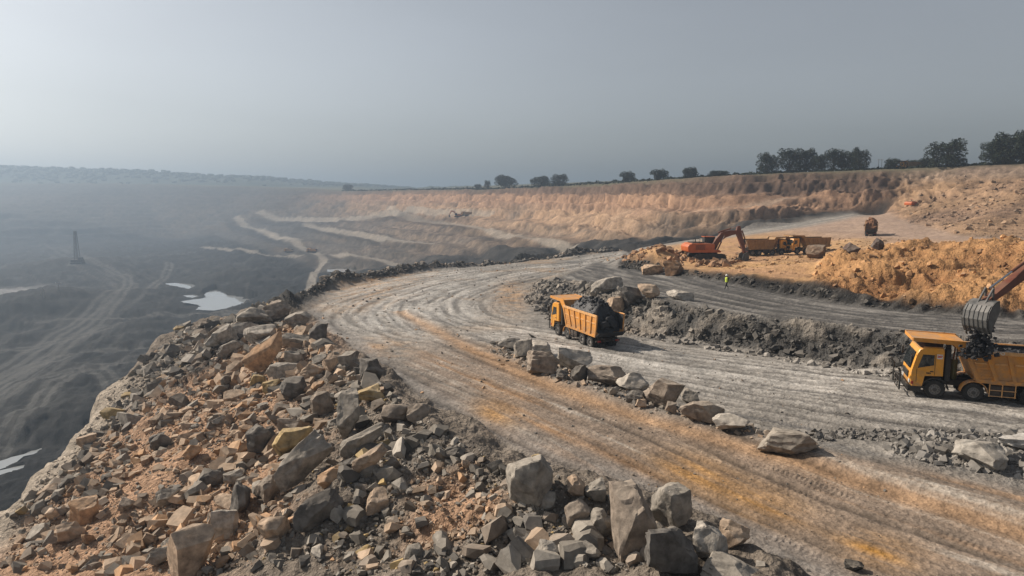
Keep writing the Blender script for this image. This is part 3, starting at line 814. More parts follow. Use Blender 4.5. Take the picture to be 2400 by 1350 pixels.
# ------------------------------------------------------------------ small helpers for things
def tag(o, label, cat, group=None, kind=None):
    o['label'] = label; o['category'] = cat
    if group: o['group'] = group
    if kind: o['kind'] = kind
    return o
def noisy_mat(name, c, rough=.8, vary=.25, scale=6.0, spec=.3, dust=None, dust_amt=0.0, metal=0.0, bump=0.0, objcol=False, colattr=False, dmin=.15, mud=None):
    m, n, l, b = new_mat(name)
    tc = n.new('ShaderNodeTexCoord')
    t = n.new('ShaderNodeTexNoise'); t.inputs['Scale'].default_value = scale; t.inputs['Detail'].default_value = 7; t.inputs['Roughness'].default_value = .62
    l.new(tc.outputs['Object'], t.inputs['Vector'])
    mr = n.new('ShaderNodeMapRange'); l.new(t.outputs[0], mr.inputs[0])
    mr.inputs[1].default_value, mr.inputs[2].default_value = .3, .7
    mr.inputs[3].default_value, mr.inputs[4].default_value = 1 - vary, 1 + vary
    vm = n.new('ShaderNodeVectorMath'); vm.operation = 'SCALE'
    if objcol:
        oi = n.new('ShaderNodeObjectInfo'); l.new(oi.outputs['Color'], vm.inputs[0])
    elif colattr:
        at = n.new('ShaderNodeAttribute'); at.attribute_name = 'col'; l.new(at.outputs['Color'], vm.inputs[0])
    else:
        vm.inputs[0].default_value = c
    l.new(mr.outputs[0], vm.inputs['Scale'])
    out = vm.outputs[0]
    if dust is not None:
        t2 = n.new('ShaderNodeTexNoise'); t2.inputs['Scale'].default_value = scale * .35; t2.inputs['Detail'].default_value = 6
        l.new(tc.outputs['Object'], t2.inputs['Vector'])
        geo = n.new('ShaderNodeNewGeometry'); sx = n.new('ShaderNodeSeparateXYZ'); l.new(geo.outputs['Normal'], sx.inputs[0])
        a = n.new('ShaderNodeMapRange'); l.new(sx.outputs['Z'], a.inputs[0])
        a.inputs[1].default_value, a.inputs[2].default_value, a.inputs[3].default_value, a.inputs[4].default_value = .1, .9, dmin, 1
        bb = n.new('ShaderNodeMapRange'); l.new(t2.outputs[0], bb.inputs[0])
        bb.inputs[1].default_value, bb.inputs[2].default_value = .35, .65
        mm = n.new('ShaderNodeMath'); mm.operation = 'MULTIPLY'; l.new(a.outputs[0], mm.inputs[0]); l.new(bb.outputs[0], mm.inputs[1])
        m3 = n.new('ShaderNodeMath'); m3.operation = 'MULTIPLY'; l.new(mm.outputs[0], m3.inputs[0]); m3.inputs[1].default_value = dust_amt
        mx = n.new('ShaderNodeMix'); mx.data_type = 'RGBA'
        l.new(m3.outputs[0], mx.inputs['Factor']); l.new(out, mx.inputs[6]); mx.inputs[7].default_value = tuple(dust) + (1,)
        out = mx.outputs[2]
    if mud:
        s3 = n.new('ShaderNodeSeparateXYZ'); l.new(tc.outputs['Object'], s3.inputs[0])
        g1 = n.new('ShaderNodeMapRange'); l.new(s3.outputs['Z'], g1.inputs[0])
        g1.inputs[1].default_value, g1.inputs[2].default_value, g1.inputs[3].default_value, g1.inputs[4].default_value = mud[0], mud[1], .6, .08
        t3 = n.new('ShaderNodeTexNoise'); t3.inputs['Scale'].default_value = 3.5; t3.inputs['Detail'].default_value = 8; l.new(tc.outputs['Object'], t3.inputs['Vector'])
        g2 = n.new('ShaderNodeMapRange'); l.new(t3.outputs[0], g2.inputs[0]); g2.inputs[1].default_value, g2.inputs[2].default_value = .38, .62
        g3 = n.new('ShaderNodeMath'); g3.operation = 'MULTIPLY'; l.new(g1.outputs[0], g3.inputs[0]); l.new(g2.outputs[0], g3.inputs[1])
        mx2 = n.new('ShaderNodeMix'); mx2.data_type = 'RGBA'
        l.new(g3.outputs[0], mx2.inputs['Factor']); l.new(out, mx2.inputs[6]); mx2.inputs[7].default_value = (.20, .155, .115, 1)
        out = mx2.outputs[2]
    l.new(out, b.inputs['Base Color'])
    b.inputs['Roughness'].default_value = rough; b.inputs['Specular IOR Level'].default_value = spec; b.inputs['Metallic'].default_value = metal
    if bump:
        bp = n.new('ShaderNodeBump'); bp.inputs['Strength'].default_value = bump; bp.inputs['Distance'].default_value = .06
        l.new(t.outputs[0], bp.inputs['Height']); l.new(bp.outputs[0], b.inputs['Normal'])
    return m
M_ROCK = noisy_mat('rock', (.2, .2, .2), .92, .55, 2.6, .2, dust=(.38, .33, .27), dust_amt=.5, bump=1.0, objcol=True)
M_STONES = noisy_mat('loose_stones', (.2, .2, .2), .95, .30, 3.0, .15, dust=(.34, .30, .25), dust_amt=.30, bump=.5, colattr=True)
M_COAL = noisy_mat('coal', (.016, .016, .018), .6, .5, 5.0, .45, bump=.6)

# ------------------------------------------------------------------ rocks
_ico = {}
def ico(sub):
    if sub not in _ico:
        bm = bmesh.new(); bmesh.ops.create_icosphere(bm, subdivisions=sub, radius=1)
        v = np.array([x.co[:] for x in bm.verts]); f = np.array([[x.index for x in p.verts] for p in bm.faces]); bm.free()
        _ico[sub] = (v, f)
    return _ico[sub]
def rock_shape(seed, sub, cuts=12, size=(1, 1, 1), rough=.05):
    """a block broken along random flat planes, edges chipped, faces roughened; half-extents = size"""
    g = np.random.default_rng(seed)
    bm = bmesh.new(); bmesh.ops.create_cube(bm, size=2)
    bmesh.ops.rotate(bm, verts=bm.verts, cent=(0, 0, 0), matrix=Matrix.Rotation(g.uniform(-.5, .5), 3, 'Z') @ Matrix.Rotation(g.uniform(-.4, .4), 3, 'X'))
    for k in range(cuts):
        n = g.normal(size=3); n /= np.linalg.norm(n)
        d = g.uniform(.62, 1.0)
        r = bmesh.ops.bisect_plane(bm, geom=bm.verts[:] + bm.edges[:] + bm.faces[:], plane_co=Vector(n * d), plane_no=Vector(n), clear_outer=True)
        es = [e for e in r['geom_cut'] if isinstance(e, bmesh.types.BMEdge)]
        if len(es) > 2: bmesh.ops.edgeloop_fill(bm, edges=es)
    bmesh.ops.remove_doubles(bm, verts=bm.verts, dist=.05 if sub < 3 else .02)
    if sub >= 3:
        bmesh.ops.bevel(bm, geom=bm.edges[:], offset=.035, segments=1, affect='EDGES', clamp_overlap=True)
    bmesh.ops.triangulate(bm, faces=bm.faces[:])
    if sub >= 3:
        for it in range(sub - 2):
            lim = .42 if it == 0 else .26
            es = [e for e in bm.edges if e.calc_length() > lim]
            bmesh.ops.subdivide_edges(bm, edges=es, cuts=1, use_grid_fill=False)
            bmesh.ops.triangulate(bm, faces=bm.faces[:])
        if sub > 3:
            es = [e for e in bm.edges if e.calc_length() > .2]
            bmesh.ops.subdivide_edges(bm, edges=es, cuts=1); bmesh.ops.triangulate(bm, faces=bm.faces[:])
    bm.verts.index_update()
    v = np.array([x.co[:] for x in bm.verts]); f = np.array([[x.index for x in p.verts] for p in bm.faces]); bm.free()
    if rough and sub >= 3:
        o = g.uniform(0, 50, 3)
        q_ = v @ np.array(Matrix.Rotation(g.uniform(0, 3), 3, 'X')).T * np.array((1, 1, 2.2))       # bedding stretches the roughness
        nn = fbm3(q_[:, 0] * 1.5 + o[0], q_[:, 1] * 1.5 + o[1], q_[:, 2] * 1.5 + o[2], 4, seed % 97, .6)
        v = v + v / (np.linalg.norm(v, axis=1)[:, None] + 1e-6) * (nn * rough * 1.5)[:, None]
    lo, hi = v.min(0), v.max(0)
    v = (v - (lo + hi) / 2) / ((hi - lo) / 2)
    return v * np.array(size), f
def rotz(v, a):
    c, s = math.cos(a), math.sin(a)
    return np.stack([v[:, 0] * c - v[:, 1] * s, v[:, 0] * s + v[:, 1] * c, v[:, 2]], 1)
def roty(v, a):
    c, s = math.cos(a), math.sin(a)
    return np.stack([v[:, 0] * c + v[:, 2] * s, v[:, 1], -v[:, 0] * s + v[:, 2] * c], 1)
G, DK, TN, ORG, YL, PL, BR = (.25, .225, .192), (.115, .106, .096), (.39, .285, .20), (.43, .265, .15), (.34, .245, .115), (.36, .325, .28), (.225, .183, .146)
hero_spots = []
landmarks = []
def boulder(px, py, w, h, c, label, roll=0.0, depth=.8, group=None, cuts=15, rough=.12, name='boulder', sub=4):
    """px, py: middle of the boulder; w, h: its apparent breadth and height (survey units); stands on the ground in front of which it is seen"""
    p = hit(px, py + h * .46)
    k = p.y / FPX
    hw, hh = w * k * .5 * 1.06, h * k * .5 * 1.10
    g = int(px * 7 + py * 13)
    if roll:
        L = max(hw, hh) * 1.05; S = min(hw, hh) * .8
        v, f = rock_shape(g, sub, cuts, (L, max(S, hw * .55) * depth, S), rough)
        v = roty(v, roll)
    else:
        v, f = rock_shape(g, sub, cuts, (hw, max(hw, hh) * depth, hh), rough)
    me = mesh_from(name, v, f, M_ROCK); me.set_sharp_from_angle(angle=R(24))
    o = link(name, me)
    back = max(hw, hh) * depth * .35
    d = Vector((p.x, p.y, 0)).normalized()
    x, y = p.x + d.x * back, p.y + d.y * back
    ext = -v[:, 2].min()
    zc = p.z + ext * .84
    zg = ground(x, y)
    o.location = (x, y, max(zc, zg - ext * .15 + ext * .4))
    o.rotation_euler = (0, 0, math.atan2(-p.x, p.y) * 1.0)
    o.color = tuple(c) + (1,)
    tag(o, label, 'boulder', group)
    hero_spots.append((x, y, max(hw, hh)))
    if group == 'big boulders on the rubble embankment': landmarks.append((label, x, y))
    return o
GB = 'big boulders on the rubble embankment'
GR_ = 'boulders in the row between the two lanes'
GU = 'boulders on the edge of the upper bench'
B = boulder
# embankment, from the far crest to the near end
B(650, 728, 62, 42, BR, 'dark brown peaked boulder at the far top of the embankment, highest against the pit', depth=.9, group=GB)
B(597, 742, 78, 40, G, 'flat grey boulder just left of the peaked boulder at the embankment top', depth=.7, group=GB)
B(700, 752, 60, 36, G, 'grey boulder right of the peaked boulder, beside the bend of the haul road', group=GB)
B(512, 792, 70, 44, PL, 'pale grey slab leaning left at the upper left of the boulder pile', -.45, .6, GB)
B(560, 776, 85, 40, PL, 'long pale grey slab lying along the top of the boulder pile', -.25, .6, GB)
B(610, 786, 70, 44, PL, 'pale lumpy grey boulder above the smooth orange slab', 0, .8, GB)
B(700, 800, 78, 40, G, 'grey flat-topped slab at the crest, right above the road-side edge of the pile', .18, .7, GB)
B(748, 783, 44, 50, DK, 'dark wedge-shaped boulder at the crest beside the road bend', 0, .8, GB)
B(540, 822, 60, 36, G, 'grey tilted slab left of the smooth orange slab', -.5, .6, GB)
B(628, 838, 105, 62, ORG, 'smooth orange sandstone slab leaning among grey boulders near the crest', -.62, .55, GB, 8, .03)
B(690, 838, 44, 34, G, 'small grey block right of the smooth orange slab', group=GB)
B(668, 866, 84, 46, PL, 'rounded pale grey boulder below the smooth orange slab', -.1, .8, GB)
B(730, 872, 60, 40, TN, 'tan blocky boulder right of the rounded pale boulder', group=GB)
B(775, 857, 36, 40, TN, 'upright tan block on the crest left of the dark round boulder', group=GB)
B(818, 846, 50, 42, G, 'grey square-topped block on the crest above the dark round boulder', group=GB)
B(872, 870, 56, 58, DK, 'dark grey rounded boulder on the crest at the road edge', group=GB, cuts=9)
B(638, 908, 44, 40, YL, 'yellow-brown boulder left of the dark block, mid embankment', group=GB)
B(690, 912, 66, 46, DK, 'dark grey block below the rounded pale boulder', group=GB)
B(605, 895, 36, 34, YL, 'small mustard boulder below the orange slab, left of its yellow-brown neighbour', group=GB)
B(755, 945, 52, 52, BR, 'brown upright block left of the tall standing slab', group=GB)
B(818, 975, 52, 118, G, 'tall grey slab standing almost upright on the embankment', 0, .6, GB, 9)
B(872, 925, 72, 36, YL, 'mustard-stained flat boulder right of the tall standing slab, near the crest', group=GB)
B(935, 968, 80, 44, BR, 'lumpy brown boulder on the crest right of the tall standing slab', group=GB)
B(982, 968, 56, 40, BR, 'brown rounded boulder at the right end of the lumpy crest pair', group=GB)
B(688, 1000, 70, 40, BR, 'brownish grey boulder just above the yellow-topped boulder', group=GB)
B(690, 1035, 96, 66, YL, 'yellow-stained boulder above the large leaning grey slab', 0, .8, GB)
B(607, 1030, 56, 60, DK, 'dark grey angular boulder left of the yellow-stained boulder', group=GB)
B(850, 1045, 118, 48, G, 'long grey slab below the tall standing slab, leaning to the right', -.5, .55, GB)
B(706, 1104, 150, 86, G, 'large grey oblong boulder leaning to the right in the middle of the embankment', -.75, .7, GB, 10)
B(868, 1092, 92, 54, TN, 'tan oblong boulder right of the large leaning grey boulder', -.5, .7, GB)
B(775, 1120, 62, 44, ORG, 'orange-stained boulder right of the large leaning grey boulder', group=GB)
B(380, 1036, 52, 44, DK, 'dark boulder alone among tan stones at the left of the embankment', group=GB)
B(452, 1060, 44, 36, ORG, 'orange-tan rounded stone right of the lone dark boulder', group=GB)
B(205, 1036, 42, 38, TN, 'tan rounded boulder perched on the pale left edge of the embankment', group=GB, cuts=8)
B(492, 1124, 72, 46, DK, 'dark slab with a slanting top, left of the two dark upright blocks', -.3, .8, GB)
B(548, 1118, 46, 32, G, 'small grey block right of the slanting dark slab', group=GB)
B(566, 1172, 50, 82, DK, 'dark upright block in the lower middle of the embankment', group=GB)
B(630, 1150, 60, 60, BR, 'brown-grey block between the dark upright block and the large leaning boulder', group=GB)
B(742, 1200, 118, 80, DK, 'dark grey oblong boulder below the large leaning grey boulder', -.6, .7, GB)
B(528, 1226, 64, 64, PL, 'pale-topped angular block at the lower left, above the big tan block', group=GB, cuts=8)
B(452, 1292, 108, 112, TN, 'big tan flat-faced block near the bottom edge, left of centre', 0, .7, GB, 8, .03)
B(378, 1300, 66, 52, G, 'grey angular boulder leaning on the left of the big tan block', -.5, .7, GB)
B(645, 1242, 76, 62, TN, 'tan block right of the pale-topped block, low on the embankment', group=GB)
B(200, 1200, 62, 62, ORG, 'orange rounded boulder at the lower left of the embankment', group=GB, cuts=9)
B(170, 1245, 62, 46, TN, 'tan rounded boulder below the orange one at the lower left', group=GB, cuts=9)
B(395, 1165, 52, 40, G, 'grey-white angular stone left of the slanting dark slab', group=GB)
B(885, 1175, 54, 52, TN, 'tan blocky stone left of the orange earth patch', group=GB)
B(1062, 1062, 40, 34, DK, 'dark stone on top of the orange earth patch', group=GB)
B(1240, 1126, 112, 124, G, 'big grey rounded boulder at the head of the near pile beside the orange lane', 0, .8, GB, 10)
B(1350, 1142, 42, 52, TN, 'pinkish tan half of the split rock right of the big grey rounded boulder', 0, .7, GB, 8)
B(1392, 1150, 56, 54, G, 'grey half of the split rock right of the big grey rounded boulder', 0, .8, GB, 8)
B(1352, 1206, 60, 66, BR, 'brown-grey lump left of the huge dark boulder', group=GB)
B(1405, 1226, 62, 62, G, 'grey block touching the left side of the huge dark boulder', group=GB)
B(1282, 1174, 44, 40, G, 'grey stone just below the big grey rounded boulder', group=GB)
B(1484, 1222, 124, 158, BR, 'huge dark brown-grey boulder at the road edge near the bottom', 0, .7, GB, 10)
B(1572, 1186, 98, 104, G, 'large grey boulder right behind the huge dark boulder', 0, .8, GB)
B(1572, 1292, 128, 124, DK, 'large dark boulder at the bottom, in front of the huge dark boulder', 0, .8, GB)
B(1664, 1274, 82, 92, PL, 'pale grey rough boulder right of the large dark bottom boulder', 0, .8, GB)
B(1716, 1250, 78, 64, TN, 'tan rounded boulder at the right end of the near pile', 0, .8, GB)
B(1712, 1345, 140, 50, G, 'flat grey boulder cut by the bottom edge at the right end of the pile', 0, .9, GB)
B(1285, 1290, 66, 50, PL, 'pale oblong block low in the near pile, left of two grey stones', group=GB)
B(1385, 1292, 50, 42, G, 'grey stone between the pale oblong block and the dark bottom boulder', group=GB)
# row between the lanes
B(1192, 808, 52, 26, DK, 'low dark boulder at the far left end of the row between the lanes', group=GR_)
B(1226, 820, 44, 46, G, 'pointed grey boulder, second from the far left end of the row', group=GR_)
B(1264, 818, 56, 32, PL, 'pale boulder behind the pointed grey one in the row', group=GR_)
B(1272, 850, 76, 56, BR, 'brown-grey boulder in the row, third of the big ones from the far end', group=GR_)
B(1346, 842, 82, 56, PL, 'pale cracked boulder in the row nearest below the loaded truck', group=GR_)
B(1358, 876, 38, 42, DK, 'dark upright block in front of the pale cracked boulder', group=GR_)
B(1318, 880, 30, 24, DK, 'small dark stone left of the dark upright block in the row', group=GR_)
B(1426, 882, 98, 50, BR, 'long brown boulder in the middle of the row', group=GR_)
B(1482, 896, 76, 48, PL, 'pale tan boulder right of the long brown boulder in the row', group=GR_)
B(1437, 917, 28, 22, G, 'small grey stone in front of the long brown boulder', group=GR_)
B(1486, 930, 40, 26, DK, 'small dark stone in front of the pale tan boulder of the row', group=GR_)
B(1553, 922, 98, 72, BR, 'largest boulder of the row, broad and brown-grey', 0, .85, GR_)
B(1617, 930, 42, 36, G, 'grey block behind the right side of the largest row boulder', group=GR_)
B(1502, 946, 26, 22, TN, 'small tan stone left in front of the largest row boulder', group=GR_)
B(1572, 957, 26, 28, BR, 'small brown stone right in front of the largest row boulder', group=GR_)
B(1643, 963, 104, 46, BR, 'long flat-topped boulder right of the largest row boulder', group=GR_)
B(1712, 992, 84, 40, PL, 'pale broken boulder near the right end of the row', group=GR_)
B(1845, 1034, 132, 56, (.24, .21, .175), 'long low boulder at the right end of the row', 0, .7, GR_)
# bench edge
B(1423, 671, 68, 42, PL, 'pale grey leaning slab on the bench edge behind the loaded truck', -.35, .7, GU)
B(1476, 696, 52, 50, DK, 'dark block sunk in the bench edge right of the leaning slab', group=GU)
B(1442, 716, 42, 40, TN, 'tan block low in the bench face below the leaning slab', group=GU)
B(1520, 684, 50, 32, TN, 'yellowish tan boulder on the bench edge, middle of three', group=GU)
B(1594, 692, 62, 24, PL, 'flat pale boulder on the bench edge, rightmost of three', group=GU)
B(1393, 686, 20, 24, G, 'small grey stone left under the leaning slab', group=GU)
B(1577, 630, 46, 36, (.20, .11, .055), 'dark orange-brown boulder at the left end of the platform, beside the bench track')
B(1529, 633, 52, 24, (.42, .29, .19), 'pale orange flat boulder at the left end of the platform')
B(1911, 591, 42, 32, (.13, .085, .055), 'round dark brown boulder beside the parked truck on the platform', cuts=9)
B(1995, 583, 38, 26, (.085, .055, .045), 'round dark boulder alone on the platform')
B(2056, 572, 28, 26, (.075, .055, .05), 'dark pointed rock right of the lone round boulder on the platform')
B(2292, 1068, 112, 58, (.27, .25, .22), 'big pale dusty boulder in the grey rubble at the right', 0, .8)
B(2386, 1036, 80, 34, (.42, .40, .37), 'whitish slab at the right edge behind the grey rubble', 0, .8)
B(1258, 1018 + 55, 34, 22, YL, 'small yellow stone on the road edge above the big grey rounded boulder')
B(2000, 1325, 44, 26, (.02, .02, .02), 'black lump lying alone on the orange lane at the bottom', 0, .8, cuts=16, rough=.16)

# stones one can count, copied from a dozen shapes
stone_meshes = [mesh_from('stone', *rock_shape(900 + k, 3, 11, (1, random.uniform(.65, .95), random.uniform(.5, .85)), .05), M_ROCK) for k in range(14)]
emb_px = [(640, 745), (760, 805), (890, 905), (1000, 990), (1120, 1050), (1240, 1110), (1450, 1150), (1600, 1230), (1800, 1345), (1000, 1349), (0, 1349), (30, 1222), (170, 1088), (285, 940), (350, 848), (430, 765), (560, 750)]
def pip(x, y, poly):
    r = False
    for i in range(len(poly)):
        x1, y1 = poly[i]; x2, y2 = poly[i - 1]
        if (y1 > y) != (y2 > y) and x < (x2 - x1) * (y - y1) / (y2 - y1) + x1: r = not r
    return r
def emb_colour(x, y, g):
    j, w = column(x, y)
    r = math.hypot(x, y); i = int(np.searchsorted(RG[j], r)); i = min(i, NR - 1)
    c = colr[j, i]
    return c
def palette(c, g):
    warm = c[0] / max(c[2], .01)
    u = g.random()
    if warm > 1.9:
        k = TN if u < .52 else ORG if u < .66 else G if u < .82 else BR if u < .95 else DK
    elif warm > 1.5:
        k = G if u < .36 else TN if u < .68 else DK if u < .80 else BR if u < .94 else ORG
    else:
        k = G if u < .46 else DK if u < .72 else BR if u < .86 else PL if u < .95 else YL
    return np.array(k) * g.uniform(.58, 1.22)
plan = [hit0(px, py) for px, py in emb_px]
px0, px1 = min(p[0] for p in plan), max(p[0] for p in plan)
py0, py1 = min(p[1] for p in plan), max(p[1] for p in plan)
plan2 = [(p[0], p[1]) for p in plan]
g9 = np.random.default_rng(99)
import re
CUT = re.compile(r',| (at|just|right|lying|leaning|above|left|among|below|on|alone|with|perched|in|between|near|low|behind|touching|cut|standing|of|beside) ')
short = [(CUT.split(l_)[0], x_, y_) for l_, x_, y_ in landmarks]
names_ = [q_[0] for q_ in short]
short = [q_ for q_ in short if names_.count(q_[0]) == 1 and len(q_[0].split()) > 2]
def near_label(x, y, kind, s):
    nm_, bx, by = min(short, key=lambda q_: (q_[1] - x) ** 2 + (q_[2] - y) ** 2)
    az, baz = math.atan2(x, y), math.atan2(bx, by)
    dr = math.hypot(x, y) - math.hypot(bx, by); da = (az - baz) * math.hypot(bx, by)
    side = ('right of' if da > 0 else 'left of') if abs(da) > abs(dr) * .7 else ('uphill behind' if dr > 0 else 'in front of')
    size = 'large' if s > .42 else 'mid-sized' if s > .26 else 'small'
    return '%s %s loose stone %s the %s' % (size, kind, side, nm_)
LABELS = {'tan': 'mid-sized tan stone lying loose on the rubble embankment', 'grey': 'mid-sized grey stone lying loose on the rubble embankment',
          'dark': 'mid-sized dark stone lying loose on the rubble embankment'}
cnt = 0
while cnt < 205:
    x, y = g9.uniform(px0, px1), g9.uniform(py0, py1)
    if not pip(x, y, plan2): continue
    s = min(.6, .155 * (1 - g9.random()) ** -.55) * (0.8 + y / 90)
    if any((x - a) ** 2 + (y - b) ** 2 < (c + s * .5) ** 2 for a, b, c in hero_spots): continue
    c = palette(emb_colour(x, y, g9), g9)
    o = bpy.data.objects.new('stone', stone_meshes[cnt % 14]); COL.objects.link(o)
    o.scale = (s, s, s); o.location = (x, y, ground(x, y) + s * .32)
    o.rotation_euler = (g9.uniform(-.6, .6), g9.uniform(-.6, .6), g9.uniform(0, 6.28))
    o.color = (*c, 1)
    kind = 'dark' if c.max() < .17 else 'tan' if c[0] > 1.36 * c[2] else 'grey'
    tag(o, near_label(x, y, kind, s), 'stone', 'loose %s stones of the embankment' % kind)
    hero_spots.append((x, y, s))
    cnt += 1

for m_ in stone_meshes: m_.set_sharp_from_angle(angle=R(24))
# everything smaller: one mass of rubble per place
small = [rock_shape(500 + k, 2, 10, (1, .6 + .035 * k % .4, .5 + .03 * (k * 5 % 9)), .0) for k in range(12)]
tiny = [rock_shape(700 + k, 1, 5, (1, .8, .6), 0) for k in range(10)]
def rubble(name, label, items):
    """items: (x, y, size, colour, sink)"""
    Vs, Fs, Cs, off = [], [], [], 0
    for (x, y, z, s, c) in items:
        v, f = small[rng.integers(12)] if s * FPX / max(8, math.hypot(x, y)) > 24 else tiny[rng.integers(10)]
        a, b, cc = rng.uniform(0, 6.28), rng.uniform(-.7, .7), rng.uniform(-.7, .7)
        M = np.array(Matrix.Rotation(a, 3, 'Z') @ Matrix.Rotation(b, 3, 'X') @ Matrix.Rotation(cc, 3, 'Y'))
        v = (v * s) @ M.T + np.array((x, y, z + s * .25))
        Vs.append(v); Fs.append(f + off); off += len(v)
        Cs.append(np.repeat(np.asarray(c)[None], len(v), 0))
    me = mesh_from(name, np.concatenate(Vs), np.concatenate(Fs), M_STONES, smooth=False)
    set_col(me, np.concatenate(Cs))
    o = link(name, me); tag(o, label, 'rubble', kind='stuff')
    return o
def scatter(poly, n, smin, smax, pw, cfun, g, avoid=False, far=1.0):
    xs = [p[0] for p in poly]; ys = [p[1] for p in poly]
    pl2 = [(p[0], p[1]) for p in poly]
    K = n * 14
    x = g.uniform(min(xs), max(xs), K); y = g.uniform(min(ys), max(ys), K)
    keep = (g.random(K) <= (min(ys) / y) ** (far * .8)) & inside(pl2, x, y)
    x, y = x[keep][:n], y[keep][:n]
    s = np.minimum(smax, smin * (1 - g.random(len(x))) ** (-1 / pw)) * (1 if far == 0 else .6 + y / 75)
    return [(a_, b_, ground(a_, b_), c_, cfun(a_, b_, g)) for a_, b_, c_ in zip(x, y, s)]
def sorted_sizes(items):
    xs = np.array([i_[0] for i_ in items]); ys = np.array([i_[1] for i_ in items])
    w_ = np.clip(.95 + 1.5 * fbm2(xs * .22, ys * .16, 3, 301), .42, 1.7)          # coarse and fine patches, as a tip sorts itself
    return [(a_, b_, z_, s_ * k_, c_) for (a_, b_, z_, s_, c_), k_ in zip(items, w_)]
def emb_c(x, y, g): return palette(emb_colour(x, y, g), g)
def local_c(f=1.0):
    def fn(x, y, g):
        return np.clip(emb_colour(x, y, g) * g.uniform(.6, 1.35) * f, .01, .6)
    return fn
rubble('embankment_rubble', 'loose tan and grey rubble covering the embankment in front', sorted_sizes(scatter(plan, 20500, .036, .40, 1.6, emb_c, np.random.default_rng(1))))
wb = wall_base[1:9]; wt = wall_top[1:10]
rubble('edge_rubble', 'small pale stones on the bare whitish left edge of the embankment', scatter([hit0(*q_) for q_ in ((0, 1225), (130, 1085), (250, 940), (330, 850), (365, 850), (320, 940), (225, 1085), (70, 1225))], 900, .035, .16, 1.9, lambda x, y, g: np.array((.36, .31, .25)) * g.uniform(.6, 1.25), np.random.default_rng(21)))
rubble('face_rubble', 'broken dark stones along the bench face and its foot', scatter(wb + wt[::-1], 2200, .06, .28, 2.0, local_c(1.1), np.random.default_rng(2), far=.5)
       + scatter([(p[0] - .6, p[1] - 2.6, 0) for p in wb] + wb[::-1], 500, .08, .25, 2.2, local_c(.9), np.random.default_rng(12), far=.5))
rubble('roadside_rubble', 'pale grey broken stones heaped along the right road edge', scatter(H((2080, 1060), (2110, 1040), (2250, 1030), (2420, 1025), (2420, 1135), (2250, 1105), (2130, 1085)), 1100, .06, .28, 2.0, lambda x, y, g: np.array((.24, .225, .205)) * g.uniform(.45, 1.25), np.random.default_rng(3), far=0)
       + scatter(H((1870, 1040), (2000, 1030), (2110, 1040), (2250, 1030), (2250, 1012), (2100, 1010), (1980, 1005), (1860, 1015)), 500, .05, .2, 2.0, lambda x, y, g: np.array((.16, .15, .138)) * g.uniform(.5, 1.3), np.random.default_rng(33), far=0))
rubble('row_rubble', 'small stones around the boulder row between the lanes', scatter(H((1150, 800), (1300, 850), (1500, 925), (1700, 985), (1920, 1050), (1900, 1075), (1700, 1020), (1500, 965), (1300, 900), (1150, 830)), 1100, .05, .24, 2.0, lambda x, y, g: np.array([G, DK, BR, TN][g.integers(4)]) * g.uniform(.7, 1.2), np.random.default_rng(4), far=0))
rubble('road_gravel', 'scattered pebbles and clods on the haul road', scatter(P_road[:12] + P_road[13:24], 1300, .025, .10, 2.4, lambda x, y, g: np.array([G, DK, BR, ORG][g.integers(4)]) * g.uniform(.5, 1.1), np.random.default_rng(5), far=1.2))
be = [(p[0] - 1.5, p[1] + 1.2, 0) for p in berm_edge]
bi = [(p[0] + 1.2, p[1] - 1.6, 0) for p in berm_edge]
rubble('berm_rubble', 'dark lumps of the safety berm along the pit side of the road', scatter(bi + be[::-1], 2600, .05, .24, 1.8, lambda x, y, g: np.array(DK) * g.uniform(.35, 1.3) if g.random() < .8 else np.array(BR) * g.uniform(.8, 1.4), np.random.default_rng(6), far=.3))
rubble('spoil_clods', 'yellow earth clods on the spoil slope', scatter(P_mound[:6] + [U(2700, 570, 105)] + P_mound[8:], 1800, .035, .26, 1.7, local_c(1.1), np.random.default_rng(8), far=.3))
rubble('slope_clods', 'boulders and clods strewn over the tan slope under the rim', scatter([slope_base[1], slope_base[2], slope_base[3], U(2600, 556, 140), U(2600, 420, 195), U(2400, 420, 205), U(2250, 440, 232), slope_mid[0]], 1300, .12, .75, 1.8, local_c(.9), np.random.default_rng(9), far=0))
rubble('bank_clods', 'dark clods along the low cut below the orange platform', scatter(bank_base[1:8] + bank_top[:9][::-1], 700, .05, .22, 2.0, lambda x, y, g: np.array((.05, .047, .043)) * g.uniform(.4, 1.6), np.random.default_rng(14), far=.3))
rubble('platform_clods', 'orange clods and heaps around the excavator', scatter([U(1500, 628, 122), U(1620, 632, 109), U(1700, 628, 106), U(1740, 612, 118), U(1640, 600, 130), U(1500, 590, 150), U(1440, 605, 140)], 500, .2, .8, 2.0, lambda x, y, g: np.array((.30, .17, .09)) * g.uniform(.5, 1.3), np.random.default_rng(10), far=0)
       + scatter([U(1700, 640, 97), U(1900, 660, 84), U(2000, 600, 110), U(2150, 560, 138), U(1900, 560, 165), U(1700, 590, 135)], 420, .12, .4, 2.2, local_c(.8), np.random.default_rng(13), far=0))
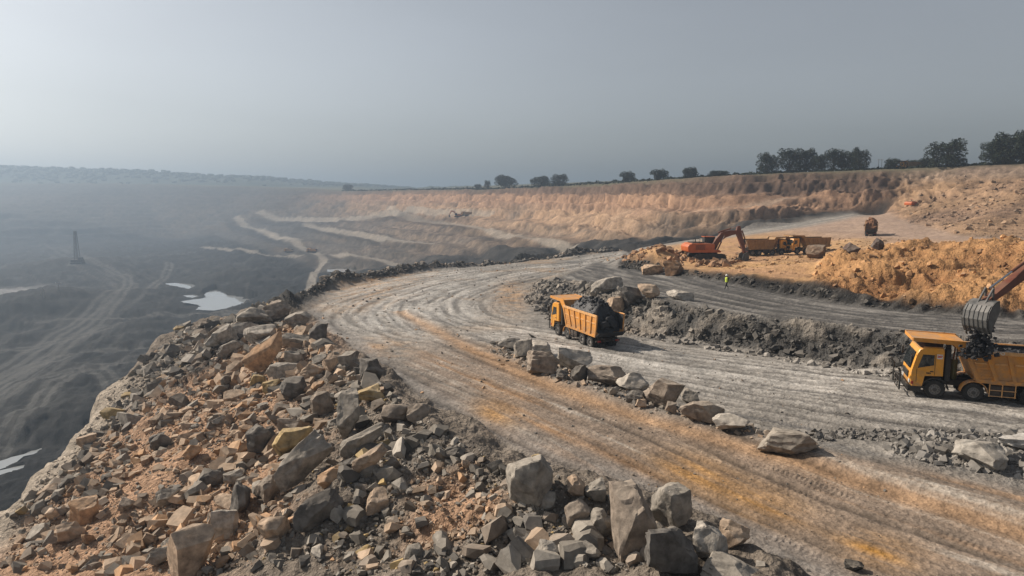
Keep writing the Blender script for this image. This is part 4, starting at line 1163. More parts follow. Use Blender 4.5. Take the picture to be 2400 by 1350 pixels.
# ------------------------------------------------------------------ mesh builder for machines
class MB:
    def __init__(s): s.bm = bmesh.new()
    def box(s, c, d, rot=None, bevel=0.0):
        r = bmesh.ops.create_cube(s.bm, size=1)
        vs = r['verts']
        m = Matrix.Translation(c) @ (rot.to_4x4() if rot else Matrix()) @ Matrix.Diagonal((*d, 1))
        bmesh.ops.transform(s.bm, matrix=m, verts=vs)
        if bevel:
            es = list({e for v in vs for e in v.link_edges})
            bmesh.ops.bevel(s.bm, geom=es, offset=bevel, segments=2, affect='EDGES', profile=.5)
        return s
    def prism(s, poly, y0, y1, plane='XZ', bevel=0.0):
        """poly in the given plane, extruded along the third axis from y0 to y1"""
        def P(a, b, c): return (a, c, b) if plane == 'XZ' else (a, b, c) if plane == 'XY' else (c, a, b)
        v0 = [s.bm.verts.new(P(a, b, y0)) for a, b in poly]
        v1 = [s.bm.verts.new(P(a, b, y1)) for a, b in poly]
        fs = [s.bm.faces.new(v0), s.bm.faces.new(v1[::-1])]
        n = len(poly)
        for i in range(n): fs.append(s.bm.faces.new((v0[i], v1[i], v1[(i + 1) % n], v0[(i + 1) % n])))
        bmesh.ops.recalc_face_normals(s.bm, faces=fs)
        if bevel:
            es = list({e for f in fs for e in f.edges})
            bmesh.ops.bevel(s.bm, geom=es, offset=bevel, segments=2, affect='EDGES', profile=.5)
        return s
    def loft(s, secs, close=True):
        """rings of equal length, capped"""
        rings = [[s.bm.verts.new(p) for p in r] for r in secs]
        fs = []
        n = len(rings[0])
        for a, b in zip(rings[:-1], rings[1:]):
            for i in range(n): fs.append(s.bm.faces.new((a[i], a[(i + 1) % n], b[(i + 1) % n], b[i])))
        if close:
            fs.append(s.bm.faces.new(rings[0][::-1])); fs.append(s.bm.faces.new(rings[-1]))
        bmesh.ops.recalc_face_normals(s.bm, faces=fs)
        return s
    def tube(s, p0, p1, r, seg=10, r1=None):
        p0, p1 = Vector(p0), Vector(p1); d = p1 - p0
        m = Matrix.Translation((p0 + p1) / 2) @ d.to_track_quat('Z', 'Y').to_matrix().to_4x4()
        bmesh.ops.create_cone(s.bm, cap_ends=True, segments=seg, radius1=r, radius2=r if r1 is None else r1, depth=d.length, matrix=m)
        return s
    def lathe(s, prof, seg=24, axis='Y', c=(0, 0, 0)):
        """closed profile of (radius, along) turned about an axis"""
        rings = []
        for k in range(seg):
            a = 2 * math.pi * k / seg
            ring = []
            for r, h in prof:
                p = (r * math.cos(a), h, r * math.sin(a)) if axis == 'Y' else (r * math.cos(a), r * math.sin(a), h)
                ring.append(s.bm.verts.new((p[0] + c[0], p[1] + c[1], p[2] + c[2])))
            rings.append(ring)
        fs = []; n = len(prof)
        for k in range(seg):
            a, b = rings[k], rings[(k + 1) % seg]
            for i in range(n): fs.append(s.bm.faces.new((a[i], a[(i + 1) % n], b[(i + 1) % n], b[i])))
        bmesh.ops.recalc_face_normals(s.bm, faces=fs)
        return s
    def mesh(s, name, mat, smooth=False):
        me = bpy.data.meshes.new(name); s.bm.to_mesh(me); s.bm.free()
        me.materials.append(mat)
        if smooth:
            for p in me.polygons: p.use_smooth = True
            try: me.set_sharp_from_angle(angle=R(35))
            except Exception: pass
        return me
    def obj(s, name, mat, parent=None, smooth=False):
        return link(name, s.mesh(name, mat, smooth), parent)
def empty(name, loc=(0, 0, 0), rz=0.0):
    o = bpy.data.objects.new(name, None); COL.objects.link(o)
    o.location = loc; o.rotation_euler = (0, 0, rz); o.empty_display_size = .5
    return o
def copy_tree(o, parent=None):
    c = o.copy(); COL.objects.link(c); c.parent = parent
    for ch in list(o.children): copy_tree(ch, c)
    return c

DUST = (.34, .28, .21)
M_CAB = noisy_mat('cab_yellow_paint', (.70, .30, .018), .38, .10, 3, .5, dust=DUST, dust_amt=.5, dmin=.3, mud=(.7, 2.3))
M_BIN = noisy_mat('bin_orange_paint', (.60, .245, .028), .55, .16, 2.5, .4, dust=DUST, dust_amt=.7, dmin=.3, mud=(1.1, 3.0))
M_RAIL = noisy_mat('worn_rail_paint', (.62, .33, .12), .65, .25, 4, .3, dust=(.45, .38, .32), dust_amt=.8)
M_INNER = noisy_mat('coal_stained_steel', (.028, .028, .03), .6, .3, 3, .3)
M_BLK = noisy_mat('black_plastic', (.020, .019, .018), .6, .2, 5, .3, dust=DUST, dust_amt=.28)
M_FRAME = noisy_mat('dirty_chassis', (.045, .036, .030), .75, .3, 5, .3, dust=(.20, .15, .11), dust_amt=.5)
M_TYRE = noisy_mat('dusty_tyre', (.028, .027, .026), .85, .25, 6, .2, dust=(.16, .14, .12), dust_amt=.4)
M_RIM = noisy_mat('steel_rim', (.20, .19, .18), .5, .25, 8, .4, dust=DUST, dust_amt=.4)
M_HUB = noisy_mat('dark_hub', (.05, .048, .045), .6, .25, 8, .4)
M_GLASS = noisy_mat('tinted_glass', (.012, .016, .018), .06, .1, 2, .8)
M_LAMP = noisy_mat('lamp_lens', (.55, .55, .52), .15, .1, 4, .6)
M_REDL = noisy_mat('red_lens', (.35, .02, .015), .25, .1, 4, .6)
M_WHITE = noisy_mat('white_decal', (.62, .60, .56), .6, .1, 6, .3)
M_RED = noisy_mat('red_decal', (.50, .035, .03), .6, .1, 6, .3)
M_OLIVE = noisy_mat('olive_cylinder', (.13, .115, .03), .5, .2, 5, .4, dust=DUST, dust_amt=.4)
M_CHROME = noisy_mat('polished_rod', (.62, .62, .62), .22, .08, 5, .6, metal=1.0)
M_STEEL = noisy_mat('worn_bucket_steel', (.085, .084, .08), .5, .35, 4, .4, dust=(.26, .24, .22), dust_amt=.6)
M_EXC = noisy_mat('excavator_orange_paint', (.46, .10, .018), .5, .18, 2.5, .4, dust=DUST, dust_amt=.45)
M_EXD = noisy_mat('excavator_shaded_red_paint', (.13, .04, .022), .55, .25, 2.5, .4, dust=(.22, .15, .10), dust_amt=.5)  # dark red-brown arm paint, with shade on the arm put into the colour

def text_obj(name, txt, size, mat, parent, loc, rot, bold=.0):
    cu = bpy.data.curves.new(name, 'FONT'); cu.body = txt; cu.size = size; cu.align_x = 'CENTER'; cu.align_y = 'CENTER'
    cu.offset = bold; cu.extrude = .003; cu.resolution_u = 3
    t = bpy.data.objects.new(name, cu); COL.objects.link(t)
    dg = bpy.context.evaluated_depsgraph_get()
    me = bpy.data.meshes.new_from_object(t.evaluated_get(dg)); me.name = name
    bpy.data.objects.remove(t); bpy.data.curves.remove(cu)
    me.materials.clear(); me.materials.append(mat)
    o = link(name, me, parent); o.location = loc; o.rotation_euler = rot
    return o

# ------------------------------------------------------------------ eight-wheel tipper (x forward, origin on the ground)
AX = (2.6, .65, -2.15, -3.52)
def wheel(root, x, side, dual):
    prof = [(.30, -.15), (.30, .15), (.47, .17), (.53, .13), (.55, .06), (.55, -.06), (.53, -.13), (.47, -.17)]
    mb = MB()
    for dy in ((0, -.34) if dual else (0,)):
        mb.lathe([(r, h + dy) for r, h in prof], 28)
    for k in range(28):                                     # tread lugs
        a = 2 * math.pi * k / 28
        for dy in ((0, -.34) if dual else (0,)):
            mb.box((.55 * math.cos(a), dy + (.06 if k % 2 else -.06), .55 * math.sin(a)), (.05, .17, .045), Matrix.Rotation(-a, 3, 'Y'))
    w = mb.obj('wheel', M_TYRE, root, True)
    w.location = (x, side * 1.02, .55); w.scale = (1, side, 1)
    if dual:
        rim = MB().lathe([(.31, -.12), (.31, .16), (.27, .16), (.24, -.02), (.12, -.04), (.12, .08), (.0001, .08), (.0001, -.12)], 20).obj('rim', M_RIM, w, True)
    else:
        mb = MB().lathe([(.31, -.12), (.31, .15), (.28, .15), (.27, .08), (.13, .11), (.13, .17), (.0001, .17), (.0001, -.12)], 20)
        rim = mb.obj('rim', M_RIM, w, True)
        hb = MB()
        for k in range(10):
            a = 2 * math.pi * k / 10
            hb.lathe([(.026, -.02), (.026, .012), (.0001, .012), (.0001, -.02)], 8, c=(.21 * math.cos(a), .105, .21 * math.sin(a)))
        hb.lathe([(.11, .1), (.11, .19), (.0001, .19), (.0001, .1)], 14)
        hb.obj('hub', M_HUB, w, True)
    return w
def make_truck(marked=False):
    root = empty('dump_truck')
    # chassis
    mb = MB()
    for s in (-1, 1): mb.box((-.55, s * .42, .86), (8.3, .09, .28))
    for x in AX: mb.tube((x, -.8, .55), (x, .8, .55), .11); mb.box((x, 0, .55), (.3, .3, .3))
    for x in (-4.2, -1, 1.6): mb.box((x, 0, .86), (.12, .84, .2))
    mb.obj('chassis', M_FRAME, root)
    for s in (-1, 1):
        MB().box((-.72, s * .98, .80), (1.25, .5, .55), bevel=.08).obj('fuel_tank', M_FRAME, root, True)
    for s in (-1, 1):                                        # side guard of pipes
        g = MB()
        for x in (-.1, -.72, -1.35): g.tube((x, s * 1.24, .42), (x, s * 1.24, 1.22), .03)
        for z in (.46, .8, 1.15): g.tube((-.12, s * 1.24, z), (-1.4, s * 1.24, z), .022)
        g.obj('side_guard', M_RAIL if marked else M_FRAME, root)
    for i, x in enumerate(AX):
        for s in (1, -1): wheel(root, x, s, i > 1)
    for s in (-1, 1):                                        # mudguards: arcs over the steering wheels
        for x, mt in ((AX[0], M_BLK), (AX[1], M_BIN)):
            sec = []
            for k in range(11):
                a = math.pi * (.02 + .96 * k / 10)
                c_, s_ = math.cos(a), math.sin(a)
                sec.append([(x + .66 * c_, s * .80, .55 + .64 * s_), (x + .66 * c_, s * 1.24, .55 + .64 * s_), (x + .71 * c_, s * 1.24, .55 + .69 * s_), (x + .71 * c_, s * .80, .55 + .69 * s_)])
            MB().loft(sec).obj('mudguard', mt, root, True)
    # cab
    side = [(3.86, .62), (3.93, 1.1), (3.90, 1.62), (3.66, 2.62), (3.52, 2.92), (3.25, 3.03), (2.28, 3.05), (2.22, 2.9), (2.22, 1.35), (3.18, 1.30), (3.30, .62)]
    cabm = MB()
    ring = []
    cx, cz = 3.0, 1.9
    for y, k in ((-1.22, .94), (-1.16, .985), (-1.05, 1.0), (1.05, 1.0), (1.16, .985), (1.22, .94)):
        ring.append([(cx + (a - cx) * k, y, cz + (b - cz) * k) for a, b in side])
    cabm.loft(ring)
    cab = cabm.obj('cab', M_CAB, root, True)
    MB().prism([(3.955, 1.72), (3.925, 1.72), (3.66, 2.70), (3.69, 2.70)], -1.02, 1.02).obj('windscreen', M_GLASS, cab)
    for s in (-1, 1):
        MB().prism([(3.56, 1.78), (3.33, 2.60), (2.74, 2.60), (2.74, 2.0)], s * 1.205, s * 1.238).obj('side_window', M_GLASS, cab)
        d = MB()                                            # door seams and handle, mirror
        for (a, b) in (((3.60, .95), (3.60, 1.72)), ((2.68, 1.40), (2.68, 2.66))):
            d.box(((a[0] + b[0]) / 2, s * 1.222, (a[1] + b[1]) / 2), (.022, .012, b[1] - a[1]))
        d.obj('door_seam', M_BLK, cab)['kind'] = 'stuff'
        MB().box((2.83, s * 1.235, 1.62), (.17, .03, .05)).obj('door_handle', M_BLK, cab)
        mm = MB()
        mm.tube((3.78, s * 1.12, 2.62), (3.95, s * 1.42, 2.6), .02)
        mm.box((3.95, s * 1.44, 2.32), (.10, .22, .46), bevel=.03)
        mm.obj('mirror', M_BLK, cab, True)
        MB().box((3.90, s * .93, .92), (.08, .36, .22), bevel=.03).obj('headlight', M_LAMP, cab, True)
        MB().box((3.80, s * 1.235, .88), (.12, .03, .16)).obj('turn_lamp', M_REDL, cab)
        MB().box((3.10, s * 1.02, .98), (.5, .36, .06)).box((3.12, s * 1.08, .66), (.42, .3, .05)).obj('step', M_BLK, cab)
    MB().box((3.955, 0, 1.28), (.06, 1.5, .40), bevel=.02).obj('grille', M_BLK, cab)
    MB().prism([(3.3, .34), (4.02, .34), (4.04, .72), (3.3, .72)], -1.2, 1.2, bevel=.04).obj('bumper', M_BLK, cab)
    MB().prism([(2.3, 3.0), (2.3, 3.12), (3.1, 3.12), (3.45, 2.98), (3.2, 2.96)], -.95, .95).obj('roof_cowl', M_BLK, cab)
    # bull bar in front
    b = MB()
    for y in (-.95, -.35, .35, .95): b.tube((4.42, y, .36), (4.42, y, 1.12), .035)
    for z in (.38, .74, 1.1): b.tube((4.42, -1.1, z), (4.42, 1.1, z), .03)
    for y in (-.7, .7): b.tube((3.95, y, .5), (4.42, y, .5), .04)
    for s in (-1, 1): b.tube((4.42, s * 1.1, .36), (4.42, s * 1.1, 1.55), .045); b.tube((4.42, s * 1.1, 1.5), (4.56, s * 1.18, 1.72), .06)
    b.obj('bull_bar', M_BLK, root)
    # behind the cab: intake, exhaust, hoist
    MB().box((2.0, .85, 2.0), (.28, .4, 1.9), bevel=.05).tube((2.0, .85, 2.9), (2.0, .85, 3.2), .14).obj('air_intake', M_BLK, root)
    MB().tube((1.98, -.85, 1.0), (1.98, -.85, 3.1), .09).box((1.98, -.85, 1.7), (.3, .3, .9), bevel=.05).obj('exhaust_stack', M_BLK, root)
    MB().tube((1.45, 0, 1.0), (1.45, 0, 2.2), .17, 14).obj('hoist_cylinder', M_OLIVE, root, True)
    MB().tube((1.45, 0, 2.2), (1.40, 0, 3.0), .10, 12).obj('hoist_rod', M_CHROME, root, True)
    # bin
    zt, zb = 3.02, 1.28
    def xf(z): return 1.32 - (zt - z) * .42               # sloped front edge
    mb = MB()
    for s in (-1, 1):
        o1 = [(xf(zb), zb), (xf(zt), zt), (-4.95, zt), (-4.72, zb)]
        mb.prism(o1, s * 1.22, s * 1.29)
        mb.prism([(1.19, zb + .02), (.95, zb + .02), (1.22, zb + .42)] if False else [(s * .85, zb), (s * 1.225, zb), (s * 1.225, zb + .45)], -4.72, xf(zb) + .05, plane='YZ')
    mb.prism([(xf(zb) + .02, zb - .06), (-4.70, zb - .10), (-4.70, zb + .01), (xf(zb) + .02, zb + .02)], -1.19, 1.19)
    mb.prism([(xf(zb), zb), (xf(zb) - .07, zb), (xf(zt) - .07, zt + .36), (xf(zt) + .02, zt + .36), (xf(zt), zt)], -1.22, 1.22)
    bin_ = mb.obj('tipper_bin', M_BIN, root)
    MB().prism([(-4.70, zb - .10), (-5.25, zb + .28), (-5.25, zb + .36), (-4.70, zb + .01)], -1.27, 1.27).obj('tail_lip', M_INNER, bin_)
    inn = MB()
    for s in (-1, 1): inn.prism([(xf(zb) - .08, zb + .03), (xf(zt) - .09, zt - .02), (-4.93, zt - .02), (-4.72, zb + .03)], s * 1.205, s * 1.217)
    inn.obj('inner_lining', M_INNER, bin_)
    mb = MB()                                               # canopy over the cab
    z1 = zt + .40
    mb.prism([(xf(zt) - .05, z1 - .04), (3.88, z1 + .06), (3.88, z1 + .12), (xf(zt) - .05, z1 + .05)], -1.22, 1.22)
    for s in (-1, 1):
        mb.prism([(xf(zt) - .55, zt - .02), (xf(zt) - .1, zt - .35), (xf(zt) + .55, z1 - .14), (3.90, z1 - .06), (3.90, z1 + .16), (xf(zt) - .1, z1 + .1)], s * 1.20, s * 1.295)
    mb.box((3.9, 0, z1 + .04), (.06, 2.4, .20))
    mb.obj('canopy', M_BIN, bin_)
    for s in (-1, 1):
        r = MB()
        r.prism([(xf(zt) - .25, zt - .16), (xf(zt) - .17, zt + .05), (-4.97, zt + .05), (-4.95, zt - .16)], s * 1.285, s * 1.36, bevel=.01)
        r.obj('top_rail', M_RAIL, bin_)
        r = MB()
        r.prism([(xf(zb) - .02, zb - .09), (xf(zb) + .05, zb + .12), (-4.74, zb + .12), (-4.71, zb - .09)], s * 1.285, s * 1.345)
        r.prism([(xf(zb) - .02, zb - .05), (xf(zt) - .02, zt + .0), (xf(zt) - .22, zt + .0), (xf(zb) - .22, zb - .05)], s * 1.285, s * 1.34)
        r.prism([(-4.72, zb - .05), (-4.95, zt), (-4.76, zt), (-4.53, zb - .05)], s * 1.285, s * 1.34)
        r.obj('bin_frame', M_BIN, bin_)
        n = 5
        for k in range(1, n + 1):
            x0 = (xf(zb) - .1) + (-4.6 - xf(zb)) * k / (n + 1)
            t = .42 - .62 * k / (n + 1)
            sk = (zt - zb) * t
            MB().prism([(x0 - .10, zb + .1), (x0 - .10 + sk, zt - .14), (x0 + .10 + sk, zt - .14), (x0 + .10, zb + .1)], s * 1.285, s * 1.375).obj('rib', M_BIN, bin_)
        for k in range(0, n + 1):                            # short flats between ribs
            t = .42 - .62 * (k + .5) / (n + 1)
            zc = zb + (zt - zb) * .60
            xa = (xf(zb) - .1) + (-4.6 - xf(zb)) * (k + .5) / (n + 1) + (zc - zb) * t
            MB().prism([(xa - .30, zc - .03), (xa + .30, zc - .03), (xa + .30, zc + .05), (xa - .30, zc + .05)], s * 1.285, s * 1.335).obj('side_flat', M_RAIL, bin_)
        if s > 0 or True:
            st = MB()
            for k in range(4): st.prism([(xf(zb) - .75 + k * .04, zb + .28 + k * .17), (xf(zb) - .2 + k * .04, zb + .28 + k * .17), (xf(zb) - .2 + k * .04, zb + .32 + k * .17), (xf(zb) - .75 + k * .04, zb + .32 + k * .17)], s * 1.285, s * 1.33)
            st.obj('side_slats', M_BIN, bin_)
    rb = MB(); rb.box((-4.5, 0, .78), (.1, 2.3, .12)); rb.tube((-4.4, -.9, 1.15), (-4.6, -.9, .6), .04); rb.tube((-4.4, .9, 1.15), (-4.6, .9, .6), .04)
    rb.obj('rear_bar', M_FRAME, root)
    for s in (-1, 1): MB().box((-4.56, s * .85, .78), (.04, .3, .12)).obj('tail_light', M_REDL, root)
    if marked:
        for s in (-1, 1):
            rt = (R(90), 0, math.pi if s > 0 else 0)
            text_obj('lettering', 'VOLVO', .24, M_WHITE, bin_, (-.25, s * 1.366, zt - .055), rt, .006)
            text_obj('lettering', 'FMX', .13, M_BLK, cab, (2.98, s * 1.228, 1.50), rt, .004)
            MB().box((2.47, s * 1.222, 2.52), (.30, .012, .27)).obj('number_plate', M_WHITE, cab)
            text_obj('number', '207', .17, M_RED, cab, (2.47, s * 1.231, 2.52), rt, .008)
    return root
def place(root, p, heading, pitch=0.0):
    root.location = p; root.rotation_euler = (0, pitch, heading)

TRUCKS = 'yellow eight-wheel tipper trucks'
plain = make_truck(False)
marked = make_truck(True)
# the truck being loaded at the right
w1, w2 = hit0(2188, 933), hit0(2392, 938)
hd = math.atan2(w1[1] - w2[1], w1[0] - w2[0]); hd = R(160)
fw = Vector((math.cos(hd), math.sin(hd), 0))
c0 = Vector(w1) - fw * AX[0] + Vector((fw.y, -fw.x, 0)) * 1.1
def ground_avg(p, r=2.5):
    return float(np.mean([ground(p[0] + a, p[1] + b) for a in (-r, 0, r) for b in (-1, 0, 1)]))
place(marked, (c0.x, c0.y, ground_avg(c0) + .0), hd)
tag(marked, 'yellow tipper truck with red number 207 being filled under the bucket at the right', 'truck', TRUCKS)
# the loaded truck in the middle
wr, wf = hit0(1383, 811), hit0(1308, 787)
dv = Vector((wf[0] - wr[0], wf[1] - wr[1], 0)).normalized()
rt = Vector((dv.y, -dv.x, 0))
c1 = Vector((wr[0], wr[1], 0)) + dv * 3.4 + rt * 1.05
lt = copy_tree(plain)
place(lt, (c1.x, c1.y, ground_avg(c1) + .02), math.atan2(dv.y, dv.x))
tag(lt, 'orange tipper truck piled high with coal, driving away left past the bench face', 'truck', TRUCKS)
def truck_at(px, py, heading, label, dz=0.0, s=1.0):
    p = hit(px, py); t = copy_tree(plain)
    place(t, (p.x, p.y, ground_avg(p) + dz), heading); t.scale = (s, s, s)
    tag(t, label, 'truck', TRUCKS)
    return t
tB = truck_at(1885, 594, R(197), 'yellow tipper truck parked facing left on the orange platform, beside the round boulder')
tA = truck_at(1795, 598, R(12), 'dusty tipper truck with open empty bin under the excavator arm on the platform')
tC = truck_at(2040, 552, R(64), 'tipper truck seen from behind, carrying brown rocks up the ramp at the right')
tD = truck_at(1093, 508, R(170), 'tiny truck far off on a bench of the hazy pit wall')
tE = truck_at(676, 592, R(150), 'tiny dark truck on the far terrace road above the pond')
pR = U(2128, 392, 258)
tF = copy_tree(plain); place(tF, (pR[0], pR[1], ground(pR[0], pR[1]) - .8), R(185)); tag(tF, 'truck half hidden behind the rim among the trees at the right', 'truck', TRUCKS)
place(plain, (hit(730, 592)), R(160)); tag(plain, 'tiny truck on the far terrace road, right of another tiny truck', 'truck', TRUCKS)

M_DUSTY = noisy_mat('dusty_bin_paint', (.30, .165, .06), .7, .3, 2.5, .3, dust=(.36, .29, .22), dust_amt=.9)
def soil(o):
    for ch in o.children:
        for sl in ch.material_slots:
            if sl.material in (M_BIN, M_RAIL): sl.link = 'OBJECT'; sl.material = M_DUSTY
        soil(ch)
for t_ in (tA, tB, tC, tD, tE, tF): soil(t_)
# loads
def heap_mesh(name, truck, height, chunks, csize, mat, label, cat, seed, colour=None, x0=-4.6, x1=1.0, tail=True):
    g = np.random.default_rng(seed)
    n, m = 44, 22
    xs = np.linspace(x0, x1, n); ys = np.linspace(-1.17, 1.17, m)
    Xg, Yg = np.meshgrid(xs, ys, indexing='ij')
    u = (Xg - (x0 + x1) / 2) / ((x1 - x0) / 2)
    prof = np.clip(1 - np.abs(u) ** 3, 0, 1) * np.clip(1 - np.abs(Yg / 1.45) ** 2.0, 0, 1)
    zz_ = 2.55 + height * prof + fbm2(Xg * 1.4, Yg * 1.4, 4, seed) * .28
    if tail: zz_ -= 1.15 * sstep(-3.6, -4.75, Xg)
    v = np.stack([Xg, Yg, zz_], -1).reshape(-1, 3)
    ii = np.arange(n * m).reshape(n, m)
    f = np.stack([ii[:-1, :-1], ii[1:, :-1], ii[1:, 1:], ii[:-1, 1:]], -1).reshape(-1, 4)
    tri = np.concatenate([f[:, [0, 1, 2]], f[:, [0, 2, 3]]])
    Vs, Fs, off = [v], [tri], len(v)
    for _ in range(chunks):
        i, j = g.integers(1, n - 1), g.integers(1, m - 1)
        s = csize * g.uniform(.35, 1.0)
        rv, rf = rock_shape(int(g.integers(1e6)), 2, 9, (s, s * .8, s * .7), 0)
        rv = rotz(roty(rv, g.uniform(0, 3)), g.uniform(0, 6)) + np.array((Xg[i, j], Yg[i, j] * .93, zz_[i, j] + s * .2))
        Vs.append(rv); Fs.append(rf + off); off += len(rv)
    me = mesh_from(name, np.concatenate(Vs), np.concatenate(Fs), mat, False)
    o = link(name, me)
    o.location = truck.location; o.rotation_euler = truck.rotation_euler
    tag(o, label, cat, kind='stuff')
    return o
M_BROWN = noisy_mat('brown_rock_load', (.17, .085, .045), .9, .4, 2.5, .2, bump=.6)
heap_mesh('coal_load', lt, 1.45, 150, .20, M_COAL, 'black coal heaped in the truck driving away', 'coal', 5)
for k, (x, y, z, s) in enumerate(((-4.2, -.35, 2.35, .62), (-4.45, .45, 2.1, .5), (-3.5, .3, 2.9, .45))):
    rv, rf = rock_shape(8800 + k, 3, 12, (s, s * .85, s * .8), .05)
    o = link('coal_block', mesh_from('coal_block', rv, rf, M_COAL)); o.matrix_world = Matrix.Translation(lt.location) @ lt.rotation_euler.to_matrix().to_4x4() @ Matrix.Translation((x, y, z))
    tag(o, ['largest coal block at the tail of the loaded truck', 'coal block at the far rear corner of the loaded truck', 'coal block on top of the load, forward of the tail'][k], 'coal block', 'coal blocks on the loaded truck')
heap_mesh('rock_load', tC, 1.3, 55, .6, M_BROWN, 'brown rocks heaped in the truck climbing the ramp', 'rocks', 6)
heap_mesh('coal_load', marked, .35, 90, .18, M_COAL, 'coal in the bin of the truck under the bucket', 'coal', 7, tail=False)
heap_mesh('earth_load', tA, .0, 20, .25, M_BROWN, 'thin brown earth in the bin under the excavator arm', 'earth', 9, tail=True)

# ------------------------------------------------------------------ tracked excavator (x forward, origin on the ground)
def excavator(label, house_mat, arm_mat, elbow, tip, bucket_ang, track_yaw=0.0, big=1.0):
    root = empty('excavator')
    for s in (-1, 1):
        mb = MB()
        out = []
        for k in range(24):
            a = 2 * math.pi * k / 24
            out.append((math.copysign(1, math.cos(a)) * 1.65 * (abs(math.cos(a)) ** .35) if False else 1.65 * math.copysign(1, math.cos(a)) + .46 * math.cos(a), .47 + .45 * math.sin(a)))
        mb.prism(out, s * 1.0, s * 1.6)
        tr = mb.obj('track', M_FRAME, root)
        sh = MB()
        for k in range(22):
            x = -1.65 + 3.3 * k / 21
            sh.box((x, s * 1.3, .93), (.11, .62, .05)); sh.box((x, s * 1.3, .03), (.11, .62, .05))
        for k in range(7):
            a = math.pi * (-.5 + k / 6)
            for q_ in (-1, 1): sh.box((q_ * (1.65 + .46 * math.cos(a)), s * 1.3, .47 + .46 * math.sin(a)), (.11, .62, .05), Matrix.Rotation(-q_ * (a + math.pi / 2), 3, 'Y'))
        sh.obj('track_shoes', M_FRAME, tr)
        tr.rotation_euler = (0, 0, track_yaw)
    MB().box((0, 0, .62), (2.2, 2.1, .45)).tube((0, 0, .8), (0, 0, 1.15), .75, 20).obj('undercarriage', M_FRAME, root)
    mb = MB()
    mb.prism([(-2.75, 1.35), (-2.6, 1.12), (1.45, 1.12), (1.45, 1.35), (.55, 1.5), (.55, 2.25), (-.3, 2.35), (-2.55, 2.35), (-2.8, 2.1)], -1.42, -.55, bevel=.05)
    mb.prism([(-2.6, 1.12), (1.6, 1.12), (1.6, 1.4), (-2.6, 1.4)], -.55, 1.42)
    mb.prism([(-2.6, 1.4), (-.35, 1.4), (-.35, 2.35), (-2.6, 2.35)], -.55, 1.42, bevel=.05)
    house = mb.obj('house', house_mat, root, True)
    MB().prism([(-3.0, 1.25), (-2.55, 1.10), (-2.55, 2.25), (-2.85, 2.25), (-3.1, 1.9)], -1.40, 1.40, bevel=.08).obj('counterweight', house_mat, root, True)
    MB().box((-1.5, 0, 2.42), (1.6, 1.9, .12), bevel=.03).tube((-1.9, -.8, 2.35), (-1.9, -.8, 2.95), .07).obj('engine_hood', M_BLK, house)
    for s in (-1, 1):
        vb = MB()
        for k in range(5): vb.box((-1.4 + .0, s * 1.43, 1.55 + k * .13), (1.3, .03, .05))
        vb.obj('vent_slats', M_BLK, house)
    cb = MB().prism([(-.15, 1.4), (1.55, 1.4), (1.62, 2.1), (1.35, 3.05), (-.1, 3.08)], .50, 1.42, bevel=.06)
    cabx = cb.obj('cab', M_BLK, root, True)
    MB().prism([(1.585, 1.75), (1.66, 2.1), (1.40, 2.98), (1.37, 2.98)], .58, 1.34).obj('windscreen', M_GLASS, cabx)
    MB().prism([(.05, 1.9), (1.45, 1.9), (1.5, 2.15), (1.28, 2.95), (.05, 2.95)], 1.41, 1.437).obj('side_window', M_GLASS, cabx)
    MB().prism([(-.2, 3.06), (1.42, 3.04), (1.40, 3.12), (-.2, 3.15)], .48, 1.44).obj('cab_roof', house_mat, cabx)
    rl = MB()
    for x in (-2.4, -1.5, -.6): rl.tube((x, -1.35, 2.3), (x, -1.35, 2.95), .025)
    rl.tube((-2.4, -1.35, 2.93), (-.6, -1.35, 2.93), .025)
    rl.obj('handrail', M_BLK, house)
    F = Vector((.75, 0, 1.75)); E = Vector((elbow[0], 0, elbow[1])); T = Vector((tip[0], 0, tip[1]))
    # boom: bent box beam
    up = (E - F).normalized(); nrm = Vector((-up.z, 0, up.x))
    L = (E - F).length
    bend = F + up * L * .52 + nrm * L * .17
    def beam(pts, hs, w, name, mat):
        secs = []
        for i, (p, h) in enumerate(zip(pts, hs)):
            t = (pts[min(i + 1, len(pts) - 1)] - pts[max(i - 1, 0)]).normalized(); n_ = Vector((-t.z, 0, t.x))
            secs.append([tuple(p + n_ * h + Vector((0, w, 0))), tuple(p + n_ * h - Vector((0, w, 0))), tuple(p - n_ * h - Vector((0, w, 0))), tuple(p - n_ * h + Vector((0, w, 0)))])
        return MB().loft(secs).obj(name, mat, root)
    q1 = F.lerp(bend, .5) + nrm * L * .02; q2 = bend.lerp(E, .5) + nrm * L * .02
    boom = beam([F, q1, bend, q2, E], [.22, .34, .44, .34, .2], .26, 'boom', arm_mat)
    sd = (T - E).normalized(); sn = Vector((-sd.z, 0, sd.x))
    if sn.z < 0: sn = -sn
    sback = E - sd * .75 + sn * .28
    stick = beam([sback, E, E.lerp(T, .35), T], [.16, .38, .30, .17], .20, 'stick', arm_mat)
    # rams
    for s in (-1, 1):
        a = Vector((1.35, s * .36, 1.4)); b_ = bend + Vector((0, s * .33, -.1))
        MB().tube(a, a.lerp(b_, .58), .10).obj('boom_cylinder', arm_mat, boom, True)
        MB().tube(a.lerp(b_, .55), b_, .055).obj('boom_rod', M_CHROME, boom, True)
    a = bend + nrm * .62 - up * .5; b_ = sback + sn * .05
    MB().tube(a, a.lerp(b_, .6), .10).obj('stick_cylinder', arm_mat, boom, True)
    MB().tube(a.lerp(b_, .55), b_, .06).obj('stick_rod', M_CHROME, boom, True)
    a = E + sn * .55; lk = T - sd * .55 + sn * .62
    MB().tube(a, a.lerp(lk, .55), .09).obj('bucket_cylinder', arm_mat, stick, True)
    MB().tube(a.lerp(lk, .5), lk, .055).obj('bucket_rod', M_CHROME, stick, True)
    ln = MB()
